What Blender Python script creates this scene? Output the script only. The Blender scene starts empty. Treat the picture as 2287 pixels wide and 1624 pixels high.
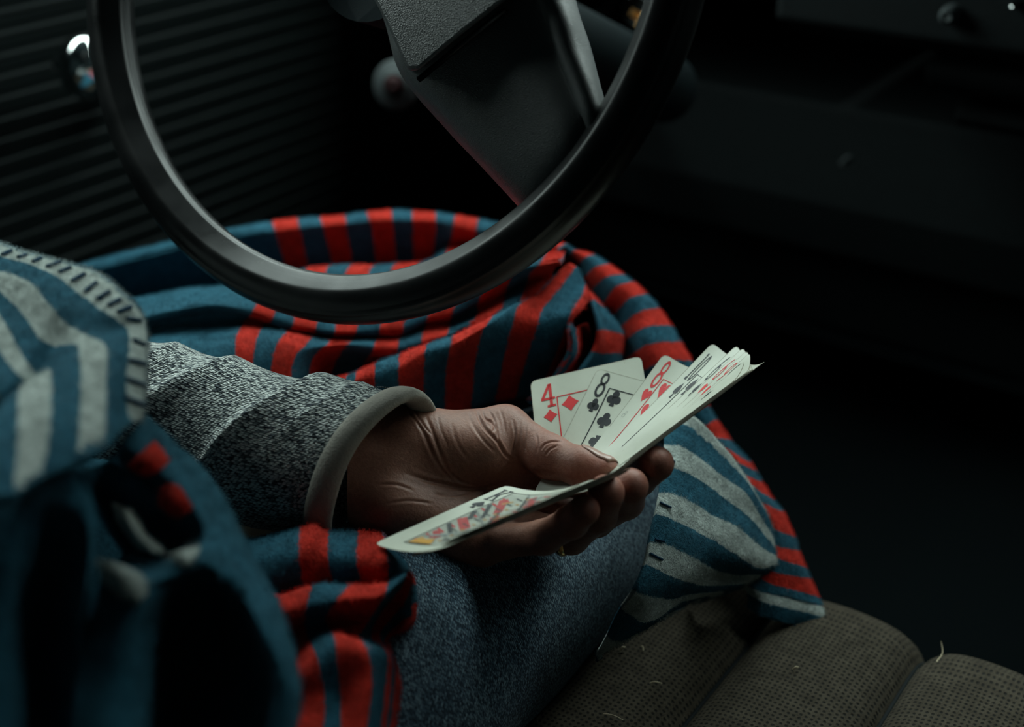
import bpy, bmesh, math, random
import numpy as np
from mathutils import Vector, Matrix
from mathutils.geometry import tessellate_polygon

random.seed(7); rng = np.random.default_rng(7)
S = bpy.context.scene
COL = S.collection

# ------------------------------------------------------------------ camera
FPX, CX, CY = 2859.0, 1143.5, 812.0
YAW, PIT = math.radians(35), math.radians(28)
CAM = np.array([0.48, -0.40, 0.83])
fw = np.array([-math.sin(YAW)*math.cos(PIT), math.cos(YAW)*math.cos(PIT), -math.sin(PIT)])
rt = np.array([math.cos(YAW), math.sin(YAW), 0.0])
dn = np.cross(fw, rt)
cam_d = bpy.data.cameras.new('camera'); cam = bpy.data.objects.new('camera', cam_d); COL.objects.link(cam)
M = Matrix(((rt[0], -dn[0], -fw[0], CAM[0]), (rt[1], -dn[1], -fw[1], CAM[1]), (rt[2], -dn[2], -fw[2], CAM[2]), (0, 0, 0, 1)))
cam.matrix_world = M
cam_d.sensor_width = 36.0; cam_d.lens = FPX*36/2287; cam_d.clip_start = 0.02
cam_d.dof.use_dof = True; cam_d.dof.focus_distance = 0.675; cam_d.dof.aperture_fstop = 3.6
S.camera = cam

# ------------------------------------------------------------------ daylight and exposure
w = bpy.data.worlds.new('overcast'); S.world = w; w.use_nodes = True
nt = w.node_tree; nt.nodes.clear()
wo = nt.nodes.new('ShaderNodeOutputWorld'); bg = nt.nodes.new('ShaderNodeBackground')
bg.inputs[1].default_value = 12.0
tc_ = nt.nodes.new('ShaderNodeTexCoord'); sx_ = nt.nodes.new('ShaderNodeSeparateXYZ'); rp_ = nt.nodes.new('ShaderNodeValToRGB')
nt.links.new(tc_.outputs['Generated'], sx_.inputs[0]); nt.links.new(sx_.outputs[2], rp_.inputs[0]); nt.links.new(rp_.outputs[0], bg.inputs[0])
for e_, (p_, v_) in zip(rp_.color_ramp.elements, ((0.0, .40), (1.0, 1.0))): e_.position = p_; e_.color = (.82*v_, 1.0*v_, .95*v_, 1)
nt.links.new(bg.outputs[0], wo.inputs[0])
def portal(name, loc, look, sx, sy):
    l = bpy.data.lights.new(name, 'AREA'); l.shape = 'RECTANGLE'; l.size = sx; l.size_y = sy
    l.cycles.is_portal = True
    o = bpy.data.objects.new(name, l); COL.objects.link(o); o.location = loc
    o.rotation_euler = (Vector(look)-Vector(loc)).to_track_quat('-Z', 'Y').to_euler()
S.view_settings.view_transform = 'Standard'; S.view_settings.look = 'None'
S.view_settings.gamma = 1.0; S.view_settings.exposure = 0.0
S.view_settings.use_curve_mapping = False
S.cycles.max_bounces = 6; S.cycles.diffuse_bounces = 4; S.cycles.glossy_bounces = 3

# ------------------------------------------------------------------ helpers
def W(px, py, z):
    """point seen at a photo pixel, z metres in front of the camera"""
    return CAM + ((px-CX)/FPX*rt + (py-CY)/FPX*dn + fw)*z
def C2W(p):
    p = np.asarray(p, float)
    return CAM + p[..., 0:1]*rt + p[..., 1:2]*dn + p[..., 2:3]*fw
def W2P(P):
    q = np.asarray(P)-CAM; z = q@fw
    return CX+FPX*(q@rt)/z, CY+FPX*(q@dn)/z, z
def tag(o, label=None, cat=None, group=None, kind=None):
    if label: o['label'] = label
    if cat: o['category'] = cat
    if group: o['group'] = group
    if kind: o['kind'] = kind
    return o
def empty(name, loc=(0, 0, 0), **k):
    o = bpy.data.objects.new(name, None); COL.objects.link(o); o.location = loc; o.empty_display_size = .02
    return tag(o, **k)
def link(name, me, mat, parent=None):
    o = bpy.data.objects.new(name, me); COL.objects.link(o)
    if mat is not None and len(me.materials) == 0: me.materials.append(mat)
    if parent is not None:
        o.parent = parent
        o.matrix_parent_inverse = Matrix.Translation(parent.location).inverted()
    return o
def mesh(name, V, Fc, mat, parent=None, smooth=True, uv=None):
    me = bpy.data.meshes.new(name)
    me.from_pydata([tuple(map(float, v)) for v in V], [], [tuple(map(int, q)) for q in Fc])
    me.update()
    if smooth: me.polygons.foreach_set('use_smooth', [True]*len(me.polygons))
    if uv is not None:
        lay = me.uv_layers.new(name='UVMap'); uv = np.asarray(uv, float)
        li = np.empty(len(me.loops), int); me.loops.foreach_get('vertex_index', li)
        lay.data.foreach_set('uv', uv[li].ravel())
    return link(name, me, mat, parent)
def bm_obj(name, bm, mat, parent=None, smooth=True):
    me = bpy.data.meshes.new(name); bm.normal_update(); bm.to_mesh(me); bm.free()
    if smooth: me.polygons.foreach_set('use_smooth', [True]*len(me.polygons))
    return link(name, me, mat, parent)
def bevel(o, wd, seg=2):
    m = o.modifiers.new('bevel', 'BEVEL'); m.width = wd; m.segments = seg; m.limit_method = 'ANGLE'; return o
def grid_faces(nu, nv, closed_u=False, closed_v=False):
    F = []
    for i in range(nu if closed_u else nu-1):
        for j in range(nv if closed_v else nv-1):
            a = i*nv+j; b = ((i+1) % nu)*nv+j; c = ((i+1) % nu)*nv+(j+1) % nv; d = i*nv+(j+1) % nv
            F.append((a, b, c, d))
    return F
def catmull(P, n):
    """P (k, m, 3) interpolated along axis 0, n steps per span"""
    P = np.asarray(P, float); k = len(P)
    Q = np.concatenate([[2*P[0]-P[1]], P, [2*P[-1]-P[-2]]])
    out = []
    for i in range(k-1):
        a, b, c, d = Q[i], Q[i+1], Q[i+2], Q[i+3]
        for t in np.linspace(0, 1, n, endpoint=False):
            out.append(.5*(2*b+(c-a)*t+(2*a-5*b+4*c-d)*t*t+(3*b-a-3*c+d)*t**3))
    out.append(P[-1]); return np.array(out)
def box(bm, c, s, R=None):
    r = bmesh.ops.create_cube(bm, size=1)
    bmesh.ops.scale(bm, vec=s, verts=r['verts'])
    if R is not None: bmesh.ops.rotate(bm, cent=(0, 0, 0), matrix=R, verts=r['verts'])
    bmesh.ops.translate(bm, vec=c, verts=r['verts'])
    return r['verts']
def tube(pts, rad, n=12, cap=True):
    """swept circle along points; returns V, F"""
    pts = [np.array(p, float) for p in pts]; rad = rad if hasattr(rad, '__len__') else [rad]*len(pts)
    V = []; up = np.array([0, 0, 1.0])
    for i, p in enumerate(pts):
        t = pts[min(i+1, len(pts)-1)]-pts[max(i-1, 0)]; t /= np.linalg.norm(t)
        if abs(t@up) > .95: up = np.array([1.0, 0, 0])
        a = np.cross(t, up); a /= np.linalg.norm(a); b = np.cross(t, a)
        for k in range(n):
            th = 2*math.pi*k/n
            V.append(p+rad[i]*(math.cos(th)*a+math.sin(th)*b))
    F = grid_faces(len(pts), n, closed_v=True)
    if cap:
        F.append(tuple(range(n))[::-1]); F.append(tuple(range((len(pts)-1)*n, len(pts)*n)))
    return V, F

# ------------------------------------------------------------------ materials
class NB:
    def __init__(s, name):
        s.m = bpy.data.materials.new(name); s.m.use_nodes = True; s.t = s.m.node_tree
        s.b = s.t.nodes['Principled BSDF']
    def n(s, typ, **k):
        x = s.t.nodes.new(typ)
        for a, v in k.items(): setattr(x, a, v)
        return x
    def l(s, a, b): s.t.links.new(a, b)
    def set(s, **k):
        for a, v in k.items():
            s.b.inputs[a.replace('_', ' ')].default_value = v
        return s
    def math(s, op, a, b=None, clamp=False):
        x = s.n('ShaderNodeMath', operation=op); x.use_clamp = clamp
        for i, v in enumerate((a, b)):
            if v is None: continue
            if isinstance(v, (int, float)): x.inputs[i].default_value = v
            else: s.l(v, x.inputs[i])
        return x.outputs[0]
    def mix(s, f, a, b, typ='MIX'):
        x = s.n('ShaderNodeMix', data_type='RGBA', blend_type=typ)
        for i, v in ((0, f), (6, a), (7, b)):
            if isinstance(v, (int, float)): x.inputs[i].default_value = v
            elif isinstance(v, tuple): x.inputs[i].default_value = (*v[:3], 1)
            else: s.l(v, x.inputs[i])
        return x.outputs[2]
    def noise(s, scale, detail=3, vec=None, rough=.5):
        x = s.n('ShaderNodeTexNoise'); x.inputs['Scale'].default_value = scale
        x.inputs['Detail'].default_value = detail; x.inputs['Roughness'].default_value = rough
        if vec is None: vec = s.obj()
        s.l(vec, x.inputs['Vector']); return x
    def obj(s):
        if not hasattr(s, '_o'): s._o = s.n('ShaderNodeTexCoord')
        return s._o.outputs['Object']
    def uvv(s):
        s.obj(); return s._o.outputs['UV']
    def bump(s, h, strength=.5, dist=.001, prev=None):
        x = s.n('ShaderNodeBump'); x.inputs['Strength'].default_value = strength; x.inputs['Distance'].default_value = dist
        s.l(h, x.inputs['Height'])
        if prev is not None: s.l(prev, x.inputs['Normal'])
        return x.outputs[0]
    def ramp(s, f, pts, interp='LINEAR'):
        x = s.n('ShaderNodeValToRGB'); x.color_ramp.interpolation = interp
        e = x.color_ramp.elements
        while len(e) < len(pts): e.new(.5)
        for i, (p, c) in enumerate(pts): e[i].position = p; e[i].color = (*c, 1)
        s.l(f, x.inputs[0]); return x.outputs[0]

def plain(name, col, rough=.6, metal=0., bump=0., scale=900, spec=.5, var=0.):
    k = NB(name); k.set(Base_Color=(*col, 1), Roughness=rough, Metallic=metal); k.b.inputs['Specular IOR Level'].default_value = spec
    nz = k.noise(scale, 4)
    if bump: k.l(k.bump(nz.outputs[0], bump, .0006), k.b.inputs['Normal'])
    if var:
        n2 = k.noise(scale*.12, 3)
        k.l(k.mix(n2.outputs[0], tuple(c*(1-var) for c in col), tuple(min(1, c*(1+var)) for c in col)), k.b.inputs['Base Color'])
    return k.m

BLUE = (0.028, 0.125, 0.185); RED = (0.66, 0.036, 0.022); WHITE = (0.50, 0.56, 0.53)
def fleece_mat():
    k = NB('striped_fleece')
    k.set(Roughness=1.0, Sheen_Weight=.04, Sheen_Roughness=.4); k.b.inputs['Specular IOR Level'].default_value = .1
    u = k.n('ShaderNodeAttribute', attribute_name='stripe').outputs['Fac']
    v = k.n('ShaderNodeAttribute', attribute_name='run').outputs['Fac']
    e = k.n('ShaderNodeAttribute', attribute_name='endv').outputs['Fac']
    n1 = k.noise(260, 3); n2 = k.noise(1300, 2)
    j = k.math('ADD', k.math('MULTIPLY', k.math('SUBTRACT', n1.outputs[0], .5), .16), k.math('MULTIPLY', k.math('SUBTRACT', n2.outputs[0], .5), .14))
    uu = k.math('ADD', u, j)
    odd = k.math('MODULO', uu, 2.0)
    # soft stripe edge
    f = k.math('MULTIPLY', k.math('SUBTRACT', k.math('ABSOLUTE', k.math('SUBTRACT', odd, 1.5)), .5), -14.0)
    f = k.math('ADD', f, .5, clamp=True)
    n3 = k.noise(420, 2)
    cut = k.math('ADD', k.math('MULTIPLY', k.math('SUBTRACT', k.math('ADD', v, k.math('MULTIPLY', k.math('SUBTRACT', n3.outputs[0], .5), .7)), e), -9.0), .5, clamp=True)
    f = k.math('MULTIPLY', f, cut)
    white = k.math('GREATER_THAN', u, 99.0)
    hi = k.mix(white, RED, WHITE)
    vr = k.noise(140, 4)
    base = k.mix(f, BLUE, hi)
    shade = k.ramp(vr.outputs[0], [(.25, (.72, .72, .72)), (.75, (1.15, 1.15, 1.15))])
    tuft = k.noise(700, 5, rough=.65)
    shade2 = k.ramp(tuft.outputs[0], [(.3, (.62, .62, .62)), (.62, (1.1, 1.1, 1.1))])
    c = k.mix(1.0, k.mix(1.0, base, shade, 'MULTIPLY'), shade2, 'MULTIPLY')
    k.l(c, k.b.inputs['Base Color'])
    b1 = k.bump(tuft.outputs[0], .9, .0022)
    b2 = k.bump(n2.outputs[0], .5, .0007, b1)
    k.l(b2, k.b.inputs['Normal'])
    return k.m
def knit_mat():
    k = NB('heathered_knit'); k.set(Roughness=1.0); k.b.inputs['Specular IOR Level'].default_value = .15
    mp = k.n('ShaderNodeMapping'); mp.inputs['Rotation'].default_value = (0, 0, math.radians(-16))
    wv = k.noise(900, 2, rough=.6); 
    vadd = k.n('ShaderNodeVectorMath', operation='MULTIPLY_ADD'); k.l(wv.outputs['Color'], vadd.inputs[0])
    vadd.inputs[1].default_value = (.6, .6, 0); k.l(k.uvv(), vadd.inputs[2])
    k.l(vadd.outputs[0], mp.inputs[0])
    vo = k.n('ShaderNodeTexVoronoi'); vo.voronoi_dimensions = '2D'; vo.inputs['Scale'].default_value = 1.0; vo.inputs['Randomness'].default_value = .55
    mp.inputs['Scale'].default_value = (1/2.6, 1/1.02, 1); k.l(mp.outputs[0], vo.inputs['Vector'])
    mp2 = k.n('ShaderNodeMapping'); mp2.inputs['Scale'].default_value = (.07, .30, 1); k.l(k.uvv(), mp2.inputs[0])
    streak = k.noise(1.0, 4, vec=mp2.outputs[0], rough=.7)
    sep = k.n('ShaderNodeSeparateColor'); k.l(vo.outputs['Color'], sep.inputs[0])
    f = k.math('ADD', k.math('MULTIPLY', sep.outputs[0], .80), k.math('MULTIPLY', k.math('SUBTRACT', streak.outputs[0], .46), 1.3))
    c = k.ramp(f, [(.02, (.050, .060, .075)), (.22, (.24, .27, .28)), (.52, (.74, .78, .75))])
    gap = k.ramp(vo.outputs['Distance'], [(.30, (1, 1, 1)), (.62, (.10, .12, .14))])
    c = k.mix(1.0, c, gap, 'MULTIPLY')
    k.l(c, k.b.inputs['Base Color'])
    inv = k.math('SUBTRACT', 1.0, vo.outputs['Distance'])
    fine = k.noise(2500, 2)
    k.l(k.bump(fine.outputs[0], .35, .0004, k.bump(inv, .9, .0016)), k.b.inputs['Normal'])
    return k.m
def denim_mat():
    k = NB('blue_denim'); k.set(Roughness=.9, Sheen_Weight=.1); k.b.inputs['Specular IOR Level'].default_value = .15
    mp = k.n('ShaderNodeMapping'); mp.inputs['Rotation'].default_value = (0, 0, math.radians(12)); k.l(k.uvv(), mp.inputs[0])
    vo = k.n('ShaderNodeTexVoronoi'); vo.voronoi_dimensions = '2D'; vo.inputs['Scale'].default_value = 1.0; vo.inputs['Randomness'].default_value = .45
    mp.inputs['Scale'].default_value = (1/1.7, 1/.56, 1); k.l(mp.outputs[0], vo.inputs['Vector'])
    sep = k.n('ShaderNodeSeparateColor'); k.l(vo.outputs['Color'], sep.inputs[0])
    st = k.noise(26, 4)
    f = k.math('ADD', k.math('MULTIPLY', sep.outputs[0], .75), k.math('MULTIPLY', k.math('SUBTRACT', st.outputs[0], .5), .8))
    c = k.ramp(f, [(.10, (.022, .046, .074)), (.40, (.085, .150, .205)), (.85, (.36, .49, .56))])
    c = k.mix(1.0, c, k.ramp(vo.outputs['Distance'], [(.28, (1, 1, 1)), (.60, (.12, .14, .17))]), 'MULTIPLY')
    k.l(c, k.b.inputs['Base Color'])
    inv = k.math('SUBTRACT', 1.0, vo.outputs['Distance'])
    k.l(k.bump(inv, .8, .0005), k.b.inputs['Normal'])
    return k.m
def seat_mat():
    k = NB('brown_seat_cloth'); k.set(Roughness=1.0); k.b.inputs['Specular IOR Level'].default_value = .1
    vo = k.n('ShaderNodeTexVoronoi'); vo.inputs['Randomness'].default_value = .12; vo.inputs['Scale'].default_value = 1.0
    wv = k.noise(60, 2)
    va = k.n('ShaderNodeVectorMath', operation='MULTIPLY_ADD'); k.l(wv.outputs['Color'], va.inputs[0]); va.inputs[1].default_value = (.35, .35, 0)
    k.l(k.uvv(), va.inputs[2]); k.l(va.outputs[0], vo.inputs['Vector']); vo.voronoi_dimensions = '2D'
    jn = k.noise(1500, 3)
    d = k.math('ADD', vo.outputs['Distance'], k.math('MULTIPLY', k.math('SUBTRACT', jn.outputs[0], .5), .28))
    dot = k.ramp(d, [(.16, (.85, .85, .85)), (.36, (0, 0, 0))])
    n1 = k.noise(120, 4); 
    base = k.ramp(n1.outputs[0], [(.3, (.050, .042, .031)), (.7, (.080, .068, .050))])
    c = k.mix(dot, base, (.012, .013, .014))
    f2 = k.noise(2600, 3)
    c = k.mix(1.0, c, k.ramp(f2.outputs[0], [(.3, (.6, .6, .6)), (.7, (1.25, 1.25, 1.25))]), 'MULTIPLY')
    k.l(c, k.b.inputs['Base Color'])
    sep = k.n('ShaderNodeSeparateColor'); k.l(dot, sep.inputs[0])
    k.l(k.bump(f2.outputs[0], .6, .0006, k.bump(k.math('SUBTRACT', 1.0, sep.outputs[0]), .8, .0007)), k.b.inputs['Normal'])
    return k.m
def skin_mat():
    k = NB('skin'); k.set(Roughness=.52); k.b.inputs['Specular IOR Level'].default_value = .35
    k.b.inputs['Subsurface Weight'].default_value = .15; k.b.inputs['Subsurface Radius'].default_value = (.004, .0015, .0008); k.b.inputs['Subsurface Scale'].default_value = 1.0
    n1 = k.noise(55, 4); n2 = k.noise(600, 4); tip = k.n('ShaderNodeAttribute', attribute_name='flush').outputs['Fac']
    c = k.ramp(n1.outputs[0], [(.3, (.190, .080, .054)), (.7, (.285, .132, .092))])
    c = k.mix(k.math('MULTIPLY', tip, .8, clamp=True), c, (.34, .100, .070))
    c = k.mix(.35, c, k.ramp(n2.outputs[0], [(.35, (.150, .064, .044)), (.65, (.300, .145, .102))]))
    k.l(c, k.b.inputs['Base Color'])
    vo = k.n('ShaderNodeTexVoronoi'); vo.inputs['Scale'].default_value = 1100; k.l(k.obj(), vo.inputs['Vector'])
    k.l(k.bump(n2.outputs[0], .25, .0006, k.bump(vo.outputs['Distance'], .18, .0004)), k.b.inputs['Normal'])
    return k.m
def wheel_mat(name, col, rough, wear, spec=.5):
    k = NB(name); k.set(Base_Color=(*col, 1), Roughness=rough); k.b.inputs['Specular IOR Level'].default_value = spec
    vo = k.n('ShaderNodeTexVoronoi'); vo.inputs['Scale'].default_value = 1700; k.l(k.obj(), vo.inputs['Vector'])
    n1 = k.noise(22, 5); n2 = k.noise(900, 3)
    k.l(k.bump(vo.outputs['Distance'], wear, .0009, k.bump(n2.outputs[0], wear*.4, .0004)), k.b.inputs['Normal'])
    k.l(k.ramp(n1.outputs[0], [(.35, (rough-.08,)*3), (.7, (rough+.15,)*3)]), k.b.inputs['Roughness'])
    k.l(k.ramp(n1.outputs[0], [(.3, tuple(c*.8 for c in col)), (.75, tuple(c*1.5 for c in col))]), k.b.inputs['Base Color'])
    return k.m
def card_mat():
    k = NB('worn_card_stock'); k.set(Roughness=.42); k.b.inputs['Specular IOR Level'].default_value = .35
    n1 = k.noise(45, 5); n2 = k.noise(400, 4)
    c = k.ramp(n1.outputs[0], [(.3, (.46, .475, .40)), (.7, (.54, .555, .475))])
    sp = k.ramp(n2.outputs[0], [(.68, (1, 1, 1)), (.78, (.86, .83, .76))])
    k.l(k.mix(1.0, c, sp, 'MULTIPLY'), k.b.inputs['Base Color'])
    k.l(k.bump(n1.outputs[0], .15, .001), k.b.inputs['Normal'])
    return k.m

m_fleece = fleece_mat(); m_knit = knit_mat(); m_denim = denim_mat(); m_seat = seat_mat(); m_skin = skin_mat(); m_card = card_mat(); m_border = plain('card_border_brown', (.31, .295, .235), .7, var=.5, scale=1500); m_edge = plain('card_edge_brown', (.20, .18, .135), .8, var=.3)
m_cuff = plain('taupe_ribbing', (.22, .205, .18), .95, bump=.8, scale=900, spec=.1, var=.25)
m_yarn = plain('navy_yarn', (.012, .045, .085), .95, bump=.6, scale=1500, spec=.1)
m_rim = wheel_mat('black_rim_plastic', (.0045, .0052, .0056), .33, .03, .22)
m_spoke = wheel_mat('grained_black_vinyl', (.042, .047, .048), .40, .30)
m_trim = plain('charcoal_trim', (.0055, .0082, .0090), .75, bump=.2, var=.3, spec=.15)
m_door = plain('dark_green_vinyl', (.0052, .0088, .0090), .6, bump=.25, var=.2, spec=.15)
m_chrome = plain('chrome', (.72, .75, .75), .10, metal=1.)
m_brass = plain('brass', (.75, .45, .20), .28, metal=1.)
m_gold = plain('gold', (.80, .50, .20), .22, metal=1.)
m_lever = plain('grey_lever', (.16, .18, .18), .4)
m_pale = plain('pale_grey_plastic', (.036, .044, .046), .7, spec=.2)
m_darkred = plain('dark_red_paint', (.02, .006, .007), .7, spec=.1)
m_ink_red = plain('red_ink', (.56, .022, .026), .5, spec=.3, var=.15)
m_ink_black = plain('black_ink', (.012, .013, .017), .45, spec=.3)
m_ink_gold = plain('yellow_ink', (.50, .26, .05), .5, spec=.3)
m_ink_grey = plain('grey_ink', (.22, .24, .23), .5, spec=.3)
m_nail = plain('nail', (.31, .165, .125), .35, spec=.5)
m_straw = plain('straw', (.50, .42, .28), .7)
m_floor = plain('black_rubber', (.0075, .0115, .013), .9, bump=.4, spec=.05)
m_shell = plain('cab_shell', (.02, .030, .033), .8, spec=.1)

# ------------------------------------------------------------------ cab shell
XL, XR, YB, YF, ZR = -0.47, 1.10, -0.95, 1.22, 1.36
def slab(name, lo, hi, mat, **k):
    bm = bmesh.new(); lo = np.array(lo); hi = np.array(hi); box(bm, tuple((lo+hi)/2), tuple(hi-lo))
    return tag(bm_obj(name, bm, mat, smooth=False), **k)
slab('floor', (XL-.08, YB-.04, -.03), (XR+.04, YF+.04, 0), m_floor, kind='structure')
slab('ceiling', (XL-.08, YB-.05, ZR), (XR+.05, .70, ZR+.03), m_shell, kind='structure')  # front edge brought forward to cut steep windscreen light
slab('wall_back', (XL-.08, YB-.05, 0), (XR+.05, YB, ZR), m_shell, kind='structure')
slab('wall_front', (XL-.08, YF, 0), (XR+.05, YF+.04, .80), m_floor, kind='structure')
slab('wall_right', (XR, YB, 0), (XR+.04, YF, ZR), m_shell, kind='structure')  # solid up to the roof, passenger window closed to cut side light
slab('trim_1', (XL-.05, .92, .74), (XL+.02, 1.0, ZR), m_shell, kind='structure')
slab('trim_2', (XR-.02, .92, .74), (XR+.05, 1.0, ZR), m_shell, kind='structure')
slab('trim_3', (XL-.05, YB, .77), (XL, -.10, ZR), m_shell, kind='structure')
slab('light_blocker', (.36, .86, .78), (XR+.05, .96, ZR), m_shell, kind='structure')  # added panel over the right windscreen, blocks light on the palm
portal('windscreen_daylight', (-.06, .80, 1.10), (-.06, 0, .68), .88, .72)
portal('driver_window_daylight', (XL-.02, .40, 1.07), (1, .40, .9), 1.0, .58)

# door on the driver's side: ribbed vinyl, window crank
door = empty('door_1', (XL, .3, .0)); door['kind'] = 'structure'
bm = bmesh.new(); box(bm, (XL-.03, .14, .39), (.05, 2.22, .78)); bm_obj('door_panel', bm, m_door, door, False)
rib_me = None
for k in range(34):
    z = .735-.0174*k
    if rib_me is None:
        prof = [(0, 0), (0, .0142), (.0025, .0150), (.0045, .0138), (.0048, .0115), (.0032, .0104), (.0028, .003), (.0015, .0005)]
        V = []; L = 1.9
        for y in (-L/2, L/2):
            for a, b in prof: V.append((a, y, b))
        n = len(prof); Fc = [(i, (i+1) % n, n+(i+1) % n, n+i) for i in range(n)]
        o = mesh('door_rib', V, Fc, m_door, None, False); rib_me = o.data
        o.parent = door; o.matrix_parent_inverse = Matrix.Translation(door.location).inverted()
    else:
        o = link('door_rib', rib_me, None, door)
    o.location = (XL-.006, .12, z)
crank = empty('window_crank', tuple(W(188, 150, 1.03)), label='chrome window crank knob on the ribbed door behind the steering wheel', cat='window crank')
kc = np.array(crank.location)
bm = bmesh.new(); bmesh.ops.create_uvsphere(bm, u_segments=28, v_segments=18, radius=.0205)
bmesh.ops.scale(bm, vec=(1.0, 1.05, 1.28), verts=bm.verts); bmesh.ops.translate(bm, vec=kc, verts=bm.verts)
bm_obj('crank_knob', bm, m_chrome, crank)
V, Fc = tube([kc+(-.012, 0, 0), kc+(-.03, 0, -.002)], .007, 14); mesh('knob_stem', V, Fc, m_trim, crank)
x0 = XL+.012
V, Fc = tube([(kc[0]-.03, kc[1], kc[2]-.002), ((kc[0]-.03+x0)/2, kc[1]+.04, kc[2]-.03), (x0, kc[1]+.08, kc[2]-.055)], [.008, .009, .010], 14); mesh('crank_arm', V, Fc, m_trim, crank)

# dashboard
dash = empty('dashboard', (.3, 1.05, .5), label='dark dashboard with a stepped lower panel beyond the steering wheel', cat='dashboard')
def extr(prof, x0, x1, name, mat, parent, smooth=False):
    V = [(x, y, z) for x in (x0, x1) for y, z in prof]; n = len(prof)
    Fc = [(i, (i+1) % n, n+(i+1) % n, n+i) for i in range(n)]+[tuple(range(n))[::-1], tuple(range(n, 2*n))]
    return bevel(mesh(name, V, Fc, mat, parent, smooth), .004, 2)
extr([(.62, .74), (.60, .70), (.60, .585), (.64, .567), (1.2, .55), (1.2, .80), (.9, .79)], .045, XR-.01, 'upper_panel', m_trim, dash)
extr([(.67, .80), (.66, .76), (.70, .60), (.78, .56), (1.2, .50), (1.2, .80)], XL+.01, .035, 'cluster_panel', m_trim, dash)
extr([(.655, .560), (.645, .552), (.650, .540), (.665, .530), (.75, .520), (.75, .565)], .16, XR-.01, 'lower_shelf', m_trim, dash)
extr([(.69, .515), (.68, .505), (.69, .495), (.75, .49), (.75, .52)], .18, XR-.01, 'lower_lip', m_trim, dash)
def at_y(px, py, y):
    q = W(px, py, 1)-CAM; return CAM+q*((y-CAM[1])/q[1])
for (px, py, r, mt, nm) in ((2120, 34, .0075, m_pale, 'dash_knob'), (2262, 8, .004, m_chrome, 'dash_screw'), (1885, 362, .003, m_pale, 'dash_screw')):
    p = at_y(px, py, .592 if py < 100 else .66)
    V, Fc = tube([p+(0, .012, 0), p, p+(0, -.004, 0), p+(0, -.006, 0)], [r, r, r*.9, r*.5], 20); mesh(nm, V, Fc, mt, dash)
extr([(.80, .46), (.79, .36), (.81, .30), (.95, .28), (1.2, .28), (1.2, .46)], -.40, .30, 'heater_box', m_trim, dash)
extr([(.86, .40), (.85, .27), (.88, .18), (1.2, .16), (1.2, .45)], -.42, XR-.01, 'kick_panel', m_trim, dash)
pk = empty('round_pull_knob', tuple(W(885, 190, 1.12)), label='blurred round pale grey knob with a dark red centre behind the wheel spoke', cat='knob')
q = np.array(pk.location); ax = -fw*.6+np.array([0, -.6, 0]); ax /= np.linalg.norm(ax)
V, Fc = tube([q-ax*.03, q-ax*.006, q, q+ax*.004, q+ax*.005], [.010, .020, .022, .019, .010], 32); mesh('knob_cap', V, Fc, m_pale, pk)
V, Fc = tube([q+ax*.0045, q+ax*.0085, q+ax*.010], [.0085, .0075, .004], 20); mesh('knob_centre', V, Fc, m_darkred, pk)
V, Fc = tube([q-ax*.004, q-ax*.03, np.array([q[0]-ax[0]*.06, YF+.01, q[2]-ax[2]*.06])], [.008, .008, .008], 14); mesh('knob_shaft', V, Fc, m_trim, pk)

# ------------------------------------------------------------------ steering wheel
WC = C2W(np.array([-.079, -.217, .668])*1.045)
wn = np.array([.03, -.913, .405]); wn /= np.linalg.norm(wn)          # axle, towards the driver
wu = np.array([1.0, 0, 0]); wu -= wn*(wu@wn); wu /= np.linalg.norm(wu); wv = np.cross(wn, wu)
RW = .1915
wheel = empty('steering_wheel', tuple(WC), label='large black plastic steering wheel with a worn slanted spoke above the lap', cat='steering wheel')
ctl = [(-180, 12.4), (-120, 13.6), (-60, 14.0), (0, 14.2), (30, 14.2), (40, 13.8), (44, 13.4), (47, 14.6), (51, 14.8), (54, 13.7), (62, 13.6), (85, 13.9), (104, 14.2), (110, 14.1), (114, 13.6),
       (125, 12.9), (138, 12.6), (150, 12.9), (158, 13.4), (162, 13.5), (165, 12.9), (168, 12.4), (171, 12.9), (174, 13.4), (180, 13.2)]
prof = []
for k in range(72):
    dg = -178+5*k if k < 40 else 22+(k-40)*4.95
    r = np.interp(dg, [q[0] for q in ctl], [q[1] for q in ctl])*.001; a = math.radians(dg)
    prof.append((r*math.cos(a), r*math.sin(a)*1.02))
NR = 220; V = []
for i in range(NR):
    t = 2*math.pi*i/NR; e = math.cos(t)*wu+math.sin(t)*wv
    for a, b in prof: V.append(WC+e*(RW+a)+wn*b)
rim = mesh('rim', V, grid_faces(NR, 72, True, True), m_rim, wheel)
def on_wheel(px, py, h=0.0):
    q = W(px, py, 1)-CAM; o = WC+wn*h
    return CAM+q*(((o-CAM)@wn)/(q@wn))
# spoke: stations from the hub out to the rim; left edge, left shoulder, plateau, ridge, right flank
st = [((700, -330), (760, -345), (960, -330), (1130, -330), (1152, -330), (1180, -330), (1230, -330)),
      ((800, -140), (835, -150), (980, -185), (1148, -190), (1168, -190), (1192, -190), (1232, -190)),
      ((868, 40), (905, 25), (1040, -20), (1190, -30), (1208, -32), (1234, -32), (1266, -30)),
      ((905, 160), (940, 150), (1090, 70), (1222, 50), (1238, 48), (1262, 45), (1284, 42)),
      ((1000, 275), (1030, 262), (1150, 170), (1246, 122), (1260, 118), (1282, 112), (1306, 106)),
      ((1085, 365), (1110, 350), (1215, 250), (1280, 202), (1293, 197), (1312, 190), (1326, 184)),
      ((1150, 435), (1172, 418), (1255, 320), (1306, 262), (1316, 257), (1331, 250), (1342, 244)),
      ((1188, 478), (1205, 462), (1290, 370), (1328, 308), (1335, 302), (1343, 294), (1350, 286)),
      ((1225, 530), (1240, 510), (1325, 410), (1365, 340), (1370, 330), (1374, 324), (1378, 316))]
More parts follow.
